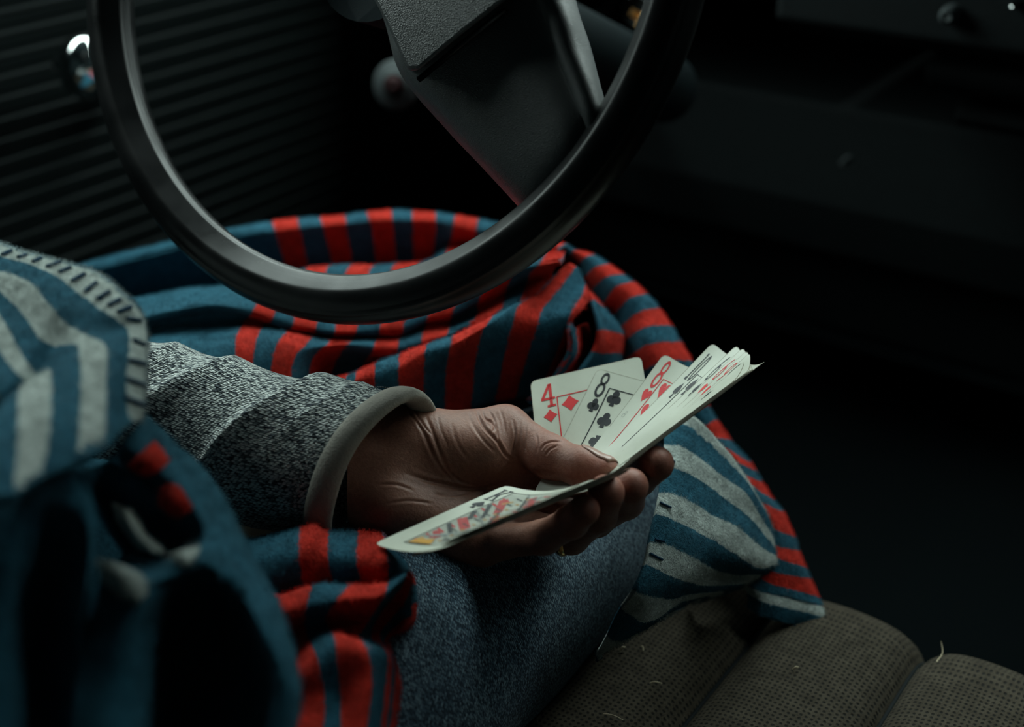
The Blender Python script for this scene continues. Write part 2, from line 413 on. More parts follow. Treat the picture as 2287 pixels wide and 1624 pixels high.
hts = (-.020, -.003, .004, .001, .0065, .0030, -.016)
G = []
for i, row in enumerate(st):
    lift = .012*max(0, 1-i/7)
    G.append([on_wheel(*p, h+lift-(.003 if i >= 7 else 0)) for p, h in zip(row, hts)])
G = np.array(G); G = catmull(G, 8); G = catmull(G.transpose(1, 0, 2), 6).transpose(1, 0, 2)
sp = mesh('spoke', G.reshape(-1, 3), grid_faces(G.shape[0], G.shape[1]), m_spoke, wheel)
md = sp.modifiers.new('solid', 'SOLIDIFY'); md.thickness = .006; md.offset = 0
# horn pad: raised plate whose straight lower edge crosses the spoke
pp = [(860, 45), (912, 158), (935, 158), (1030, 78), (1128, 2), (1200, -60), (1215, -330), (700, -420), (690, -200), (800, -70)]
top = [on_wheel(*p, .026) for p in pp]; bot = [on_wheel(p[0], p[1], .004) for p in pp]; n = len(pp)
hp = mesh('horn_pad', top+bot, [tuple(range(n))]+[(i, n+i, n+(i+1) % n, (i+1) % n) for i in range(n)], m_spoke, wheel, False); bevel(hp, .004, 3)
V, Fc = tube([on_wheel(935, 178, .0185), on_wheel(1030, 100, .0185), on_wheel(1130, 22, .0185)], .0016, 8); mesh('pad_bead', V, Fc, m_rim, hp)
V, Fc = tube([WC-wn*.01, WC-wn*.05, WC-wn*.06, WC-wn*.42], [.038, .036, .028, .028], 32); col = mesh('steering_column', V, Fc, m_floor)
tag(col, 'dark steering column running forward from the wheel hub', 'steering column')
p0 = W(1282, 85, .93); p1 = W(1322, 130, .90)
V, Fc = tube([W(1150, -60, .95), W(1240, 40, .94), p0, (p0+p1)/2, p1, W(1330, 133, .899)], [.006, .006, .0065, .0075, .005, .002], 14)
tag(mesh('column_lever', V, Fc, m_lever), 'small grey lever tip beside the right edge of the wheel spoke', 'lever')
key = empty('ignition_key', tuple(W(1446, 55, .98)), label='brass ignition key glinting behind the upper right wheel rim', cat='key')
kp = np.array(key.location); bm = bmesh.new()
Rk = Matrix.Rotation(.6, 3, 'Z') @ Matrix.Rotation(.5, 3, 'Y')
box(bm, tuple(kp), (.016, .0022, .012), Rk); bevel(bm_obj('key_bow', bm, m_brass, key, False), .001)
bm = bmesh.new(); box(bm, tuple(kp+np.array([-.012, .006, .004])), (.014, .0018, .006), Rk); bm_obj('key_blade', bm, m_brass, key, False)
V, Fc = tube([kp+np.array([-.016, .01, .006]), kp+np.array([-.022, .06, .01])], [.012, .014], 20); mesh('lock_cylinder', V, Fc, m_trim, key)

# ------------------------------------------------------------------ bench seat
seat = empty('bench_seat', (.25, .0, .33), label='brown perforated cloth bench seat with stitched channels beside the jeans', cat='seat')
bm = bmesh.new(); box(bm, (.35, -.28, .15), (1.5, .94, .30)); bevel(bm_obj('seat_base', bm, m_trim, seat, False), .03, 4)
ZS = .33; xs = [-.28, -.105, .072, .162, .252, .341, .431, .521, .70]
for a, b in zip(xs[:-1], xs[1:]):
    nx, ny = 22, 60; V = []; UV = []
    for i in range(nx):
        s = i/(nx-1); x = a+(b-a)*s
        puff = (1-(2*s-1)**6)*.011+(1-(2*s-1)**2)*.005
        for j in range(ny):
            t = j/(ny-1); L = t*.86
            if L < .70: y = -.50+L; z = ZS-.014
            else:
                th = min((L-.70)/.055, math.pi*.62); y = .20+.055*math.sin(th)-.0; z = ZS-.014-.055*(1-math.cos(th))
                if (L-.70)/.055 > th: z -= (L-.70)-th*.055
            dip = -.022*math.exp(-((x-.12)/.16)**2)*(1 if y < .1 else max(0, 1-(y-.1)/.15))*0
            V.append((x, y+puff*.6*(1 if L > .7 else 0), z+puff*(1 if L < .7 else max(0., math.cos((L-.7)/.055)))+dip))
            UV.append((x/.0031, L/.0033))
    mesh('seat_channel', V, grid_faces(nx, ny), m_seat, seat, True, UV)
for x in xs[2:-1]:
    pts = [(x, -.50+.70*k/10, ZS-.0135) for k in range(11)]+[(x, .20+.055*math.sin(th), ZS-.0135-.055*(1-math.cos(th))) for th in np.linspace(.2, 1.7, 9)]
    V, Fc = tube(pts, .0016, 8); mesh('seat_seam', V, Fc, m_trim, seat)
def on_seat(px, py): 
    q = W(px, py, 1)-CAM; return CAM+q*((ZS+.003-CAM[2])/q[2])
bits = [((2092, 1478), (2104, 1464), (2098, 1450), 'curved pale straw stuck upright at the far seat seam', .0007),
        ((1452, 1526), (1462, 1529), (1478, 1530), 'short pale straw lying on the seat cloth near the jeans', .0007),
        ((1348, 1594), (1370, 1604), (1392, 1612), 'long thin straw on the lower front of the seat', .0005),
        ((1385, 1453), (1391, 1452), (1396, 1450), 'small white fleck on the seat just below the blanket corner', .0012),
        ((1772, 1495), (1777, 1496), (1782, 1494), 'tiny pale fleck in the middle of the seat channel', .0009),
        ((1432, 1444), (1435, 1450), (1437, 1455), 'short upright straw beside the white fleck under the blanket', .0006)]
for i, (a, b, c, lab, r) in enumerate(bits):
    P = [on_seat(*a), on_seat(*b)+np.array([0, 0, .002]), on_seat(*c)+np.array([0, 0, .001 if i else .006])]
    V, Fc = tube(catmull(np.array(P)[:, None], 4)[:, 0], r*.55, 6)
    tag(mesh('straw_fragment', V, Fc, m_straw), lab, 'straw', 'straw bits on the seat')

# ------------------------------------------------------------------ playing cards
class Scroll:
    """the trough the held fan is bent into; maps unrolled (s, w) metres to camera space"""
    def __init__(s, p1, p2, z1, z2, R=.060, ang=62):
        r = lambda p: np.array([(p[0]-CX)/FPX, (p[1]-CY)/FPX, 1.0])
        a = r(p1)*z1; b = r(p2)*z2
        s.A = (a-b)/np.linalg.norm(a-b); s.R = R; s.ang = math.radians(ang)
        n1 = np.cross(a, b); n1 /= np.linalg.norm(n1); s.n1 = n1 if n1[1] < 0 else -n1
        m = np.cross(s.A, s.n1); s.m = m if m[2] < 0 else -m
        s.O = (a+b)/2+R*s.n1
    def pt(s, S_, w_, off=0.0):
        if w_ < 0: w_ = -.003*(1-math.exp(w_/.003))
        f = min(max(w_/s.R, 0), s.ang); n = math.cos(f)*s.n1+math.sin(f)*s.m
        P = s.O+s.A*S_-n*s.R; t = math.sin(f)*s.n1-math.cos(f)*s.m
        if w_ > s.ang*s.R: P = P+t*(w_-s.ang*s.R)
        if w_ < 0: P = P+t*w_
        return P+n*off
SC = Scroll((1664, 850), (1200, 1196), .655, .615)
CW, CH = .0635, .0889
def fan_map(S0, W0, th, off, th1=None):
    e2 = (math.cos(th), math.sin(th)); e1 = (-e2[1], e2[0])
    if th1 is not None: e1 = (math.cos(math.radians(th1)), math.sin(math.radians(th1)))
    return lambda x, y, h=0.0: SC.pt(S0+e1[0]*x+e2[0]*y, W0+e1[1]*x+e2[1]*y, off+h)
def quad_map(TL, TR, BL, BR, sag, off=0.0):
    c = [np.array([(p[0]-CX)/FPX*p[2], (p[1]-CY)/FPX*p[2], p[2]]) for p in (TL, TR, BL, BR)]
    nn = np.cross(c[1]-c[0], c[2]-c[0]); nn /= np.linalg.norm(nn)
    if nn[1] > 0: nn = -nn
    def f(x, y, h=0.0):
        u = x/CW; v = y/CH
        return (1-v)*((1-u)*c[0]+u*c[1])+v*((1-u)*c[2]+u*c[3])-nn*(sag*4*u*(1-u))+nn*(off+h)
    return f
def rr(ins, rad=.0036, seg=6):
    """rounded rectangle outline"""
    o = []
    for cx, cy, a0 in ((CW-rad, rad, -90), (CW-rad, CH-rad, 0), (rad, CH-rad, 90), (rad, rad, 180)):
        for k in range(seg+1):
            a = math.radians(a0+90*k/seg); o.append((cx+(rad-ins)*math.cos(a), cy+(rad-ins)*math.sin(a)))
    return o
def card_mesh(mp, parent, th=.00030):
    nx, ny = 14, 20; rad = .0036
    V = []; 
    for side in (th/2, -th/2):
        for i in range(nx+1):
            for j in range(ny+1):
                x = CW*i/nx; y = CH*j/ny
                # round the corners
                for cx, cy, sx, sy in ((rad, rad, -1, -1), (CW-rad, rad, 1, -1), (rad, CH-rad, -1, 1), (CW-rad, CH-rad, 1, 1)):
                    dx = (x-cx)*sx; dy = (y-cy)*sy
                    if dx > 0 and dy > 0:
                        d = math.hypot(dx, dy); mx = max(dx, dy)
                        x = cx+sx*dx*mx/d; y = cy+sy*dy*mx/d
                V.append(C2W(mp(x, y, side)))
    n1 = (nx+1)*(ny+1); Fc = grid_faces(nx+1, ny+1)
    Fb = [tuple(n1+q for q in f[::-1]) for f in Fc]
    ring = [i*(ny+1) for i in range(nx+1)]+[nx*(ny+1)+j for j in range(1, ny+1)]+[i*(ny+1)+ny for i in range(nx-1, -1, -1)]+[j for j in range(ny-1, 0, -1)]
    Fe = [(ring[k], ring[(k+1) % len(ring)], n1+ring[(k+1) % len(ring)], n1+ring[k]) for k in range(len(ring))]
    o = mesh('card_stock', V, Fc+Fb+Fe, m_card, parent); o.data.set_sharp_from_angle(angle=math.radians(40))
    o.data.materials.append(m_edge); mi = np.zeros(len(o.data.polygons), np.int32); mi[-len(Fe):] = 1; o.data.polygons.foreach_set('material_index', mi); return o  # thickness faces in a darker brown than the card face
# print shapes, in card millimetres: list of polygons (outer loops)
def ell(cx, cy, rx, ry, n=20, rot=0.):
    return [(cx+rx*math.cos(2*math.pi*k/n)*math.cos(rot)-ry*math.sin(2*math.pi*k/n)*math.sin(rot), cy+rx*math.cos(2*math.pi*k/n)*math.sin(rot)+ry*math.sin(2*math.pi*k/n)*math.cos(rot)) for k in range(n)]
def ringq(cx, cy, rx, ry, tx, ty, n=28, a0=0, a1=360):
    o = []
    for k in range(n):
        t0 = math.radians(a0+(a1-a0)*k/n); t1 = math.radians(a0+(a1-a0)*(k+1)/n)
        o.append([(cx+rx*math.cos(t0), cy+ry*math.sin(t0)), (cx+rx*math.cos(t1), cy+ry*math.sin(t1)), (cx+(rx-tx)*math.cos(t1), cy+(ry-ty)*math.sin(t1)), (cx+(rx-tx)*math.cos(t0), cy+(ry-ty)*math.sin(t0))])
    return o
def bar(x0, y0, x1, y1, w_, n=6):
    L = math.hypot(x1-x0, y1-y0); nx, ny = -(y1-y0)/L*w_/2, (x1-x0)/L*w_/2; o = []
    for k in range(n):
        a = k/n; b = (k+1)/n
        p = (x0+(x1-x0)*a, y0+(y1-y0)*a); q = (x0+(x1-x0)*b, y0+(y1-y0)*b)
        o.append([(p[0]-nx, p[1]-ny), (q[0]-nx, q[1]-ny), (q[0]+nx, q[1]+ny), (p[0]+nx, p[1]+ny)])
    return o
def glyph(ch, x, y, w_, h):
    """digit or letter in the box with top-left x, y"""
    if ch == '8': return ringq(x+w_/2, y+h*.255, w_*.44, h*.255, w_*.20, h*.10)+ringq(x+w_/2, y+h*.70, w_*.5, h*.30, w_*.22, h*.11)
    if ch == '4': return bar(x+w_*.70, y, x+w_*.70, y+h, w_*.22)+bar(x+w_*.66, y+h*.02, x+w_*.08, y+h*.64, w_*.2)+bar(x, y+h*.645, x+w_, y+h*.645, h*.095)+bar(x+w_*.40, y+h*.96, x+w_, y+h*.96, h*.09)
    if ch == '6': return ringq(x+w_/2, y+h*.68, w_*.5, h*.32, w_*.20, h*.10)+ringq(x+w_*.74, y+h*.60, w_*.74, h*.60, w_*.20, h*.10, 14, 180, 262)
    if ch == '9': return ringq(x+w_/2, y+h*.32, w_*.5, h*.32, w_*.20, h*.10)+ringq(x+w_*.26, y+h*.40, w_*.74, h*.60, w_*.20, h*.10, 14, 0, 82)
    if ch == '0': return ringq(x+w_/2, y+h/2, w_/2, h/2, w_*.24, h*.12)
    if ch == '1': return bar(x+w_*.5, y, x+w_*.5, y+h, w_*.42)+bar(x, y+h*.955, x+w_, y+h*.955, h*.09)+bar(x+w_*.1, y+h*.05, x+w_*.5, y+h*.05, h*.09)
    if ch == 'K': return bar(x+w_*.22, y, x+w_*.22, y+h, w_*.2)+bar(x+w_*.92, y+h*.03, x+w_*.30, y+h*.60, w_*.17)+bar(x+w_*.46, y+h*.42, x+w_*.9, y+h*.97, w_*.2)+bar(x, y+h*.96, x+w_*.46, y+h*.96, h*.075)+bar(x, y+h*.04, x+w_*.46, y+h*.04, h*.075)+bar(x+w_*.62, y+h*.96, x+w_*1.06, y+h*.96, h*.075)+bar(x+w_*.66, y+h*.04, x+w_*1.1, y+h*.04, h*.075)
def suit(s, x, y, r, flip=1):
    """pip centred at x, y with half height r"""
    if s == 'd':
        o = []
        for k in range(4):
            a = (math.pi/2)*k; c = [(0, -1.0), (.92, 0), (0, 1.0), (-.92, 0)]; p, q = c[k], c[(k+1) % 4]
            for t in (0, .25, .5, .75):
                b = 1-.10*4*t*(1-t); o.append((x+r*(p[0]*(1-t)+q[0]*t)*b, y+r*(p[1]*(1-t)+q[1]*t)*b))
        return [o]
    if s == 'h':
        o = []
        for k in range(36):
            t = 2*math.pi*k/36
            hx = 16*math.sin(t)**3; hy = -(13*math.cos(t)-5*math.cos(2*t)-2*math.cos(3*t)-math.cos(4*t))
            o.append((x+hx/17*r, y+flip*(hy-2)/15*r))
        return [o]
    if s == 's':
        o = []
        for k in range(36):
            t = 2*math.pi*k/36
            hx = 16*math.sin(t)**3; hy = (13*math.cos(t)-5*math.cos(2*t)-2*math.cos(3*t)-math.cos(4*t))
            o.append((x+hx/17*r*.92, y+flip*((hy-2)/15*r*.84-.14*r)))
        return [o, [(x-.10*r, y+flip*.3*r), (x+.10*r, y+flip*.3*r), (x+.40*r, y+flip*r), (x-.40*r, y+flip*r)]]
    if s == 'c':
        return [ell(x, y-flip*.50*r, .46*r, .48*r), ell(x-.50*r, y+flip*.18*r, .46*r, .48*r), ell(x+.50*r, y+flip*.18*r, .46*r, .48*r), ell(x, y, .3*r, .3*r),
                [(x-.08*r, y), (x+.08*r, y), (x+.36*r, y+flip*r), (x-.36*r, y+flip*r)]]
def ink(name, mp, polys, mat, parent, h=.00032, sx=1., sy=1., y0=0.):
    V = []; Fc = []
    for pl in polys:
        b = len(V)
        for x, y in pl: V.append(C2W(mp(x*sx*.001, (y0+y*sy)*.001, h)))
        if len(pl) == 4: Fc.append((b, b+1, b+2, b+3))
        else:
            for t in tessellate_polygon([[Vector((x, y, 0)) for x, y in pl]]): Fc.append(tuple(b+i for i in t))
    return mesh(name, V, Fc, mat, parent, False)
def frame(x, y, x1=50., y1=75., w_=.62): return bar(x, y, x1, y, w_, 16)+bar(x, y, x, y1, w_, 20)
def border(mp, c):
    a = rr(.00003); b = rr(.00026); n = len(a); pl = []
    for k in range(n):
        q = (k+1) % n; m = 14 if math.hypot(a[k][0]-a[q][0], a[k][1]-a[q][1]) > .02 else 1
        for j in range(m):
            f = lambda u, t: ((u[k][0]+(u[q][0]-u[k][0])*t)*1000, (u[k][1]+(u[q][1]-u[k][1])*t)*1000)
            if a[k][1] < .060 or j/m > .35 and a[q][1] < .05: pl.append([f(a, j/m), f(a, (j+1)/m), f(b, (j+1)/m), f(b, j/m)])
    ink('dark_border', mp, pl, m_border, c, .00022)  # thin darker line just inside the card outline
def fan_card(px_label, S0, W0, thd, off, marks, sx=1., sy=1., y0=0., th1=None, ext=.45):
    mp0 = fan_map(S0, W0, math.radians(thd), off, th1)
    mp = mp0 if th1 is None else (lambda x, y, h=0.0: mp0(x, y*(1 if y < .045 else 1+ext*(y-.045)/.044), h))
    c = empty('playing_card', tuple(C2W(mp(CW*.2, CH*.2))), label=px_label, cat='playing card', group='hand of playing cards')
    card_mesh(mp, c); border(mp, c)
    for nm, polys, mat in marks: ink(nm, mp, polys, mat, c, .00030, sx, sy, y0)
    return c
mm = .001
def pip(t, x, y, rx, ry, flip=1):
    return [[(x+(px_-x)*rx/4., y+(py_-y)*ry/4.) for px_, py_ in pl] for pl in suit(t, x, y, 4., flip)]
fan_card('four of diamonds at the left back of the fan, red jumbo index', -1.5*mm, 108.9*mm, -123.4, 0, [
    ('index_number', glyph('4', 5.1, 4.8, 7.8, 15.7), m_ink_red), ('suit_pip', pip('d', 9.2, 26.5, 4.2, 4.4), m_ink_red),
    ('suit_pip', pip('d', 20.8, 20.9, 5.3, 5.4), m_ink_red), ('frame_line', frame(13.9, 14.9), m_ink_red)], th1=-27, ext=-.40)
fan_card('eight of clubs in the fan between four of diamonds and eight of hearts', 31.4*mm, 89.6*mm, -151.8, .0007, [
    ('index_number', glyph('8', 4.2, 1.2, 5.2, 17.4), m_ink_black), ('suit_pip', pip('c', 7.4, 24.0, 3.4, 4.6), m_ink_black),
    ('suit_pip', pip('c', 16.5, 16.3, 4.1, 5.4), m_ink_black), ('suit_pip', pip('c', 17.0, 31.7, 4.1, 5.4), m_ink_black), ('suit_pip', pip('c', 18.2, 48.0, 4.1, 5.4, -1), m_ink_black), ('frame_line', frame(11.4, 10.7), m_ink_black)])
fan_card('eight of hearts in the fan with a red index and a smudge', 64.8*mm, 72.0*mm, -161.6, .0013, [
    ('index_number', glyph('8', 4.0, 2.4, 4.1, 21.0), m_ink_red), ('suit_pip', pip('h', 6.3, 29.6, 2.7, 5.2), m_ink_red),
    ('suit_pip', pip('h', 13.7, 22.0, 3.2, 6.2), m_ink_red), ('suit_pip', pip('h', 13.0, 39.4, 3.2, 6.2), m_ink_red), ('frame_line', frame(9.1, 14.7, w_=.5), m_ink_red),
    ('ink_smudge', ringq(2.8, 47, .9, 1.3, .16, .25, 10)+ringq(3.3, 44.6, .6, .9, .14, .2, 8), m_ink_grey)], th1=-80, ext=.10)
fan_card('ten of spades in the fan, tallest corner at the upper right', 89.1*mm, 58.7*mm, -168.7, .0017, [
    ('index_number', glyph('1', 3.4, 6.9, 1.5, 22.5)+glyph('0', 5.3, 6.9, 2.6, 22.5), m_ink_black), ('suit_pip', pip('s', 6.1, 38.3, 1.9, 6.2), m_ink_black),
    ('suit_pip', pip('s', 11.7, 31.6, 2.1, 7.0), m_ink_black), ('suit_pip', pip('s', 14.6, 34.5, 1.6, 6.2), m_ink_black), ('frame_line', frame(8.6, 22.0, w_=.4), m_ink_black)], th1=-96, ext=.22)
fan_card('six of spades right of the ten of spades, blurred and foreshortened', 96.0*mm, 46.0*mm, -170.4, .0020, [
    ('index_number', glyph('6', 3.0, 7.4, 2.6, 22.5), m_ink_black), ('suit_pip', pip('s', 4.6, 38, 1.4, 5.4), m_ink_black)], th1=-114, ext=.20)
fan_card('six of hearts near the right end of the fan, red index barely readable', 96.2*mm, 40.5*mm, -170.6, .0023, [
    ('index_number', glyph('6', 2.6, 8.0, 2.6, 20), m_ink_red), ('suit_pip', pip('h', 4.4, 36.0, 1.6, 5.0), m_ink_red)], th1=-118, ext=.0)
fan_card('nine of hearts at the right end, seen almost edge on', 95.0*mm, 35.5*mm, -170.0, .0026, [
    ('index_number', glyph('9', 2.6, 9.0, 2.6, 18), m_ink_red), ('suit_pip', pip('h', 4.4, 36.0, 1.6, 5.0), m_ink_red)], th1=-122, ext=-.15)
fan_card('nine of clubs second from the front rim, edge on', 93.6*mm, 31.0*mm, -169.5, .0029, [
    ('index_number', glyph('9', 2.8, 8.0, 2.6, 18), m_ink_black), ('suit_pip', pip('c', 4.6, 34, 1.6, 4.6), m_ink_black)], th1=-126, ext=-.25)
fan_card('front card whose long edge forms the rim of the fan', 86.2*mm, 26.0*mm, -170.5, .0032, [
    ('suit_pip', pip('s', 5.0, 30, 1.6, 4.6), m_ink_black)], th1=-134, ext=-.35)
# the king and two cards under it stick out the other way, over the palm
kmap = quad_map((1130, 1084, .642), (1298, 1080, .606), (835, 1215, .604), (1003, 1219, .556), .0036)
kc_ = empty('playing_card', tuple(C2W(kmap(.03, .04))), label='king of spades court card sticking out at the lower left over the palm', cat='playing card', group='hand of playing cards')
card_mesh(kmap, kc_)
ink('index_letter', kmap, glyph('K', 4.6, 5.0, 7.2, 15.0), m_ink_black, kc_); ink('suit_pip', kmap, suit('s', 8.2, 27.0, 4.4), m_ink_black, kc_)
ink('court_frame', kmap, frame(13.4, 6.5, 57, 80, .6)+bar(57, 6.5, 57, 80, .6, 16)+bar(13.4, 80, 57, 80, .6, 12), m_ink_black, kc_)
# an invented court robe: slanted bands, collar, cuffs and a row of beads
rp = []; gp = []; bp = []; yp = []
rp += bar(17, 16, 33, 34, 5.0)+bar(36, 12, 54, 30, 5.5)+bar(16, 44, 36, 58, 5.5)+bar(38, 40, 55, 54, 5.0)+bar(17, 62, 28, 70, 4.0)
bp += bar(15, 24, 30, 42, 2.6)+bar(30, 10, 50, 34, 1.8)+bar(15, 52, 34, 66, 2.4)+bar(34, 34, 55, 62, 2.2)+bar(14.5, 34, 22, 44, 3.0)+[ell(45, 66, 2.6, 2.2, 10), ell(38, 72, 2.4, 1.8, 10), ell(50, 73, 2.0, 2.4, 10), ell(31, 76, 1.8, 1.5, 10)]
gp += [ell(19+2.9*i, 36+1.9*i, 1.0, 1.0, 8) for i in range(12)]+[ell(28+2.9*i, 8+2.6*i, .9, .9, 8) for i in range(9)]
for i in range(16): gp += bar(16+1.1*i, 70-.2*i, 24+1.6*i, 66-.5*i, .45, 3)+bar(38+i, 14+i*.6, 44+i*.6, 10+i, .4, 3)
for i in range(27): gp += bar(15.2+1.55*i, 8, 15.2+1.55*i, 79, .38, 10)
for i in range(9):
    y_ = 12+7.4*i
    rp += bar(15, y_+3, 24, y_+6.5, 1.5, 3)+bar(46, y_, 55, y_+3.5, 1.5, 3)
    bp += bar(24, y_+1, 33, y_+4.6, .9, 3)+bar(37, y_+4.5, 46, y_+1.2, .9, 3)
    yp += bar(33, y_+2, 37.5, y_+3.6, 1.3, 2)
yp += bar(16, 72, 24, 76, 3.5)+[[(15, 79), (34, 79), (29, 72), (16, 75)]]+bar(44, 46, 53, 40, 2.2)+bar(22, 22, 27, 18, 2.2)
for nm_, pl_, mt_, h_ in (('robe_red', rp, m_ink_red, .00034), ('robe_black', bp, m_ink_black, .00038), ('robe_grey', gp, m_ink_grey, .00044), ('robe_yellow', yp, m_ink_gold, .00042)):
    tag(ink(nm_, kmap, pl_, mt_, kc_, h_), kind='stuff')
k2 = quad_map((1318, 1072, .622), (1402, 1040, .580), (913, 1243, .604), (1010, 1203, .560), .0015)
c2 = empty('playing_card', tuple(C2W(k2(.03, .04))), label='edge-on card just under the king, its pale corner lowest of all', cat='playing card', group='hand of playing cards'); card_mesh(k2, c2)
k3 = quad_map((1345, 1072, .630), (1412, 1042, .592), (945, 1236, .612), (1030, 1200, .570), .0015)
c3 = empty('playing_card', tuple(C2W(k3(.03, .04))), label='bottom card of the held stack, hidden under the king and its neighbour', cat='playing card', group='hand of playing cards'); card_mesh(k3, c3)

# ------------------------------------------------------------------ the person: hand, sleeve, jeans
person = empty('person', (-.02, -.25, .33), label='person in grey knit sweater and jeans holding a fan of cards over the lap', cat='person')
def cm(px, py, z): return np.array([(px-CX)/FPX*z, (py-CY)/FPX*z, z])*1000
H = .85
lo = np.array([-85., 5., 560.]); hi = np.array([95., 115., 750.])
n3 = np.ceil((hi-lo)/H).astype(int)
gx, gy, gz = [lo[i]+H*np.arange(n3[i]) for i in range(3)]
D = np.full(tuple(n3), 60., np.float32)
def caps(a, b, ra, rb, k, flat=None):
    """blend a tapering limb into the field; flat=(axis, factor) squashes it"""
    global D
    a = np.array(a); b = np.array(b); m = max(ra, rb)+22
    i0 = [max(0, int((min(a[i], b[i])-m-lo[i])/H)) for i in range(3)]; i1 = [min(n3[i], int((max(a[i], b[i])+m-lo[i])/H)+2) for i in range(3)]
    if any(i1[i] <= i0[i] for i in range(3)): return
    X = gx[i0[0]:i1[0], None, None]-a[0]; Y = gy[None, i0[1]:i1[1], None]-a[1]; Z = gz[None, None, i0[2]:i1[2]]-a[2]
    ab = b-a; L2 = ab@ab
    t = np.clip((X*ab[0]+Y*ab[1]+Z*ab[2])/L2, 0, 1)
    dx = X-t*ab[0]; dy = Y-t*ab[1]; dz = Z-t*ab[2]
    if flat is not None:
        v, fct = flat; dd = dx*v[0]+dy*v[1]+dz*v[2]
        dx = dx+v[0]*dd*(fct-1); dy = dy+v[1]*dd*(fct-1); dz = dz+v[2]*dd*(fct-1)
    d = np.sqrt(dx*dx+dy*dy+dz*dz)-(ra+(rb-ra)*t)
    if flat is not None: d = d/math.sqrt(flat[1])
    s = tuple(slice(i0[i], i1[i]) for i in range(3)); o = D[s]
    h = np.clip(.5+.5*(o-d)/k, 0, 1)
    D[s] = (o+(d-o)*h-k*h*(1-h)).astype(np.float32)
# wrist and forearm
wr, wu_ = cm(890, 985, .690), cm(838, 1118, .672)
caps(cm(660, 955, .690), wr, 20, 16.5, 8); caps(cm(640, 1050, .680), wu_, 20, 16, 8); caps(cm(650, 1000, .680), cm(870, 1050, .675), 21, 15, 10)
# metacarpals
mcp = [cm(1190, 1085, .694), cm(1172, 1132, .690), cm(1132, 1178, .672), cm(1078, 1214, .668)]
caps(wr, mcp[0], 13, 10.5, 9); caps(cm(880, 1045, .685), mcp[1], 12, 10.5, 9); caps(cm(862, 1085, .675), mcp[2], 12, 10.5, 9); caps(wu_, mcp[3], 13, 10.5, 9)
caps(mcp[0], mcp[1], 10, 10, 8); caps(mcp[1], mcp[2], 10, 10, 8); caps(mcp[2], mcp[3], 10, 10, 8)
caps(cm(880, 1135, .668), cm(1030, 1198, .668), 16, 13, 9)                       # heel of the hand
# thumb
tc, tm, ti, tt = cm(955, 982, .692), cm(1128, 962, .694), cm(1228, 1021, .672), cm(1350, 1052, .650)
caps(wr, tc, 15, 14.5, 8); caps(tc, tm, 14.5, 13.2, 8); caps(cm(935, 1005, .684), cm(1085, 1012, .682), 18.5, 16.0, 10)
caps(tm, ti, 12.8, 11.2, 6); caps(ti, cm(1300, 1043, .658), 11.2, 9.6, 5); caps(cm(1300, 1043, .658), tt, 9.6, 7.6, 5)
caps(cm(1095, 1010, .686), cm(1165, 1070, .694), 12, 8, 10)                     # web
# fingers under the cards
fing = [(mcp[0], cm(1345, 1112, .690), cm(1425, 1068, .660), cm(1466, 1036, .640), 10.2, 9.6, 9.0, 8.9),
        (mcp[1], cm(1330, 1158, .680), cm(1396, 1118, .650), cm(1407, 1086, .630), 10.2, 9.6, 9.2, 9.2),
        (mcp[2], cm(1275, 1196, .662), cm(1336, 1148, .636), cm(1354, 1100, .618), 10.0, 9.4, 9.0, 8.9),
        (mcp[3], cm(1215, 1200, .645), cm(1276, 1166, .622), cm(1304, 1140, .607), 9.0, 8.4, 7.8, 7.6)]
for a, b, c, d, r0, r1, r2, r3 in fing:
    G0 = np.full_like(D, 60.); keep = D; D = G0                                  # each finger blended on its own, then joined
    caps(a, b, r0, r1, 3); caps(b, c, r1, r2, 4); caps(c, d, r2, r3, 4)
    f = D; D = keep
    k = 1.6; h = np.clip(.5+.5*(D-f)/k, 0, 1); D = D+(f-D)*h-k*h*(1-h)
    caps(a-(b-a)*.12, a+(b-a)*.30, r0, r0*.97, 5)
def surface_nets(D):
    s = D < 0; nx, ny, nz = D.shape
    cs = [(i, j, k) for i in (0, 1) for j in (0, 1) for k in (0, 1)]
    sl = lambda c: (slice(c[0], nx-1+c[0]), slice(c[1], ny-1+c[1]), slice(c[2], nz-1+c[2]))
    cnt = sum(s[sl(c)].astype(np.int8) for c in cs); act = (cnt > 0) & (cnt < 8)
    I = np.argwhere(act); idx = np.full(act.shape, -1, int); idx[act] = np.arange(len(I))
    acc = np.zeros((len(I), 3)); num = np.zeros(len(I))
    for a in cs:
        for ax_ in range(3):
            if a[ax_] == 1: continue
            b = list(a); b[ax_] = 1
            va = D[tuple((I+a).T)]; vb = D[tuple((I+b).T)]; m = (va < 0) != (vb < 0)
            t = va[m]/(va[m]-vb[m]); p = np.tile(np.array(a, float), (m.sum(), 1)); p[:, ax_] += t
            acc[m] += p; num[m] += 1
    V = I+acc/num[:, None]
    Fq = []
    for ax_ in range(3):
        o1, o2 = [(1, 2), (2, 0), (0, 1)][ax_]
        A = [slice(None)]*3; B = [slice(None)]*3; A[ax_] = slice(0, -1); B[ax_] = slice(1, None)
        E = np.argwhere(s[tuple(A)] != s[tuple(B)])
        E = E[(E[:, o1] > 0) & (E[:, o2] > 0)]
        E = E[(E[:, o1] < D.shape[o1]-1) & (E[:, o2] < D.shape[o2]-1)]
        sg = s[tuple(E.T)]
        u = np.zeros(3, int); u[o1] = 1; v = np.zeros(3, int); v[o2] = 1
        q = np.stack([idx[tuple((E-u-v).T)], idx[tuple((E-v).T)], idx[tuple(E.T)], idx[tuple((E-u).T)]], 1)
        q[~sg] = q[~sg][:, ::-1]
        Fq.append(q)
    Fq = np.concatenate(Fq); return V, Fq[(Fq >= 0).all(1)]
HV, HF = surface_nets(D)
HV = lo+HV*H
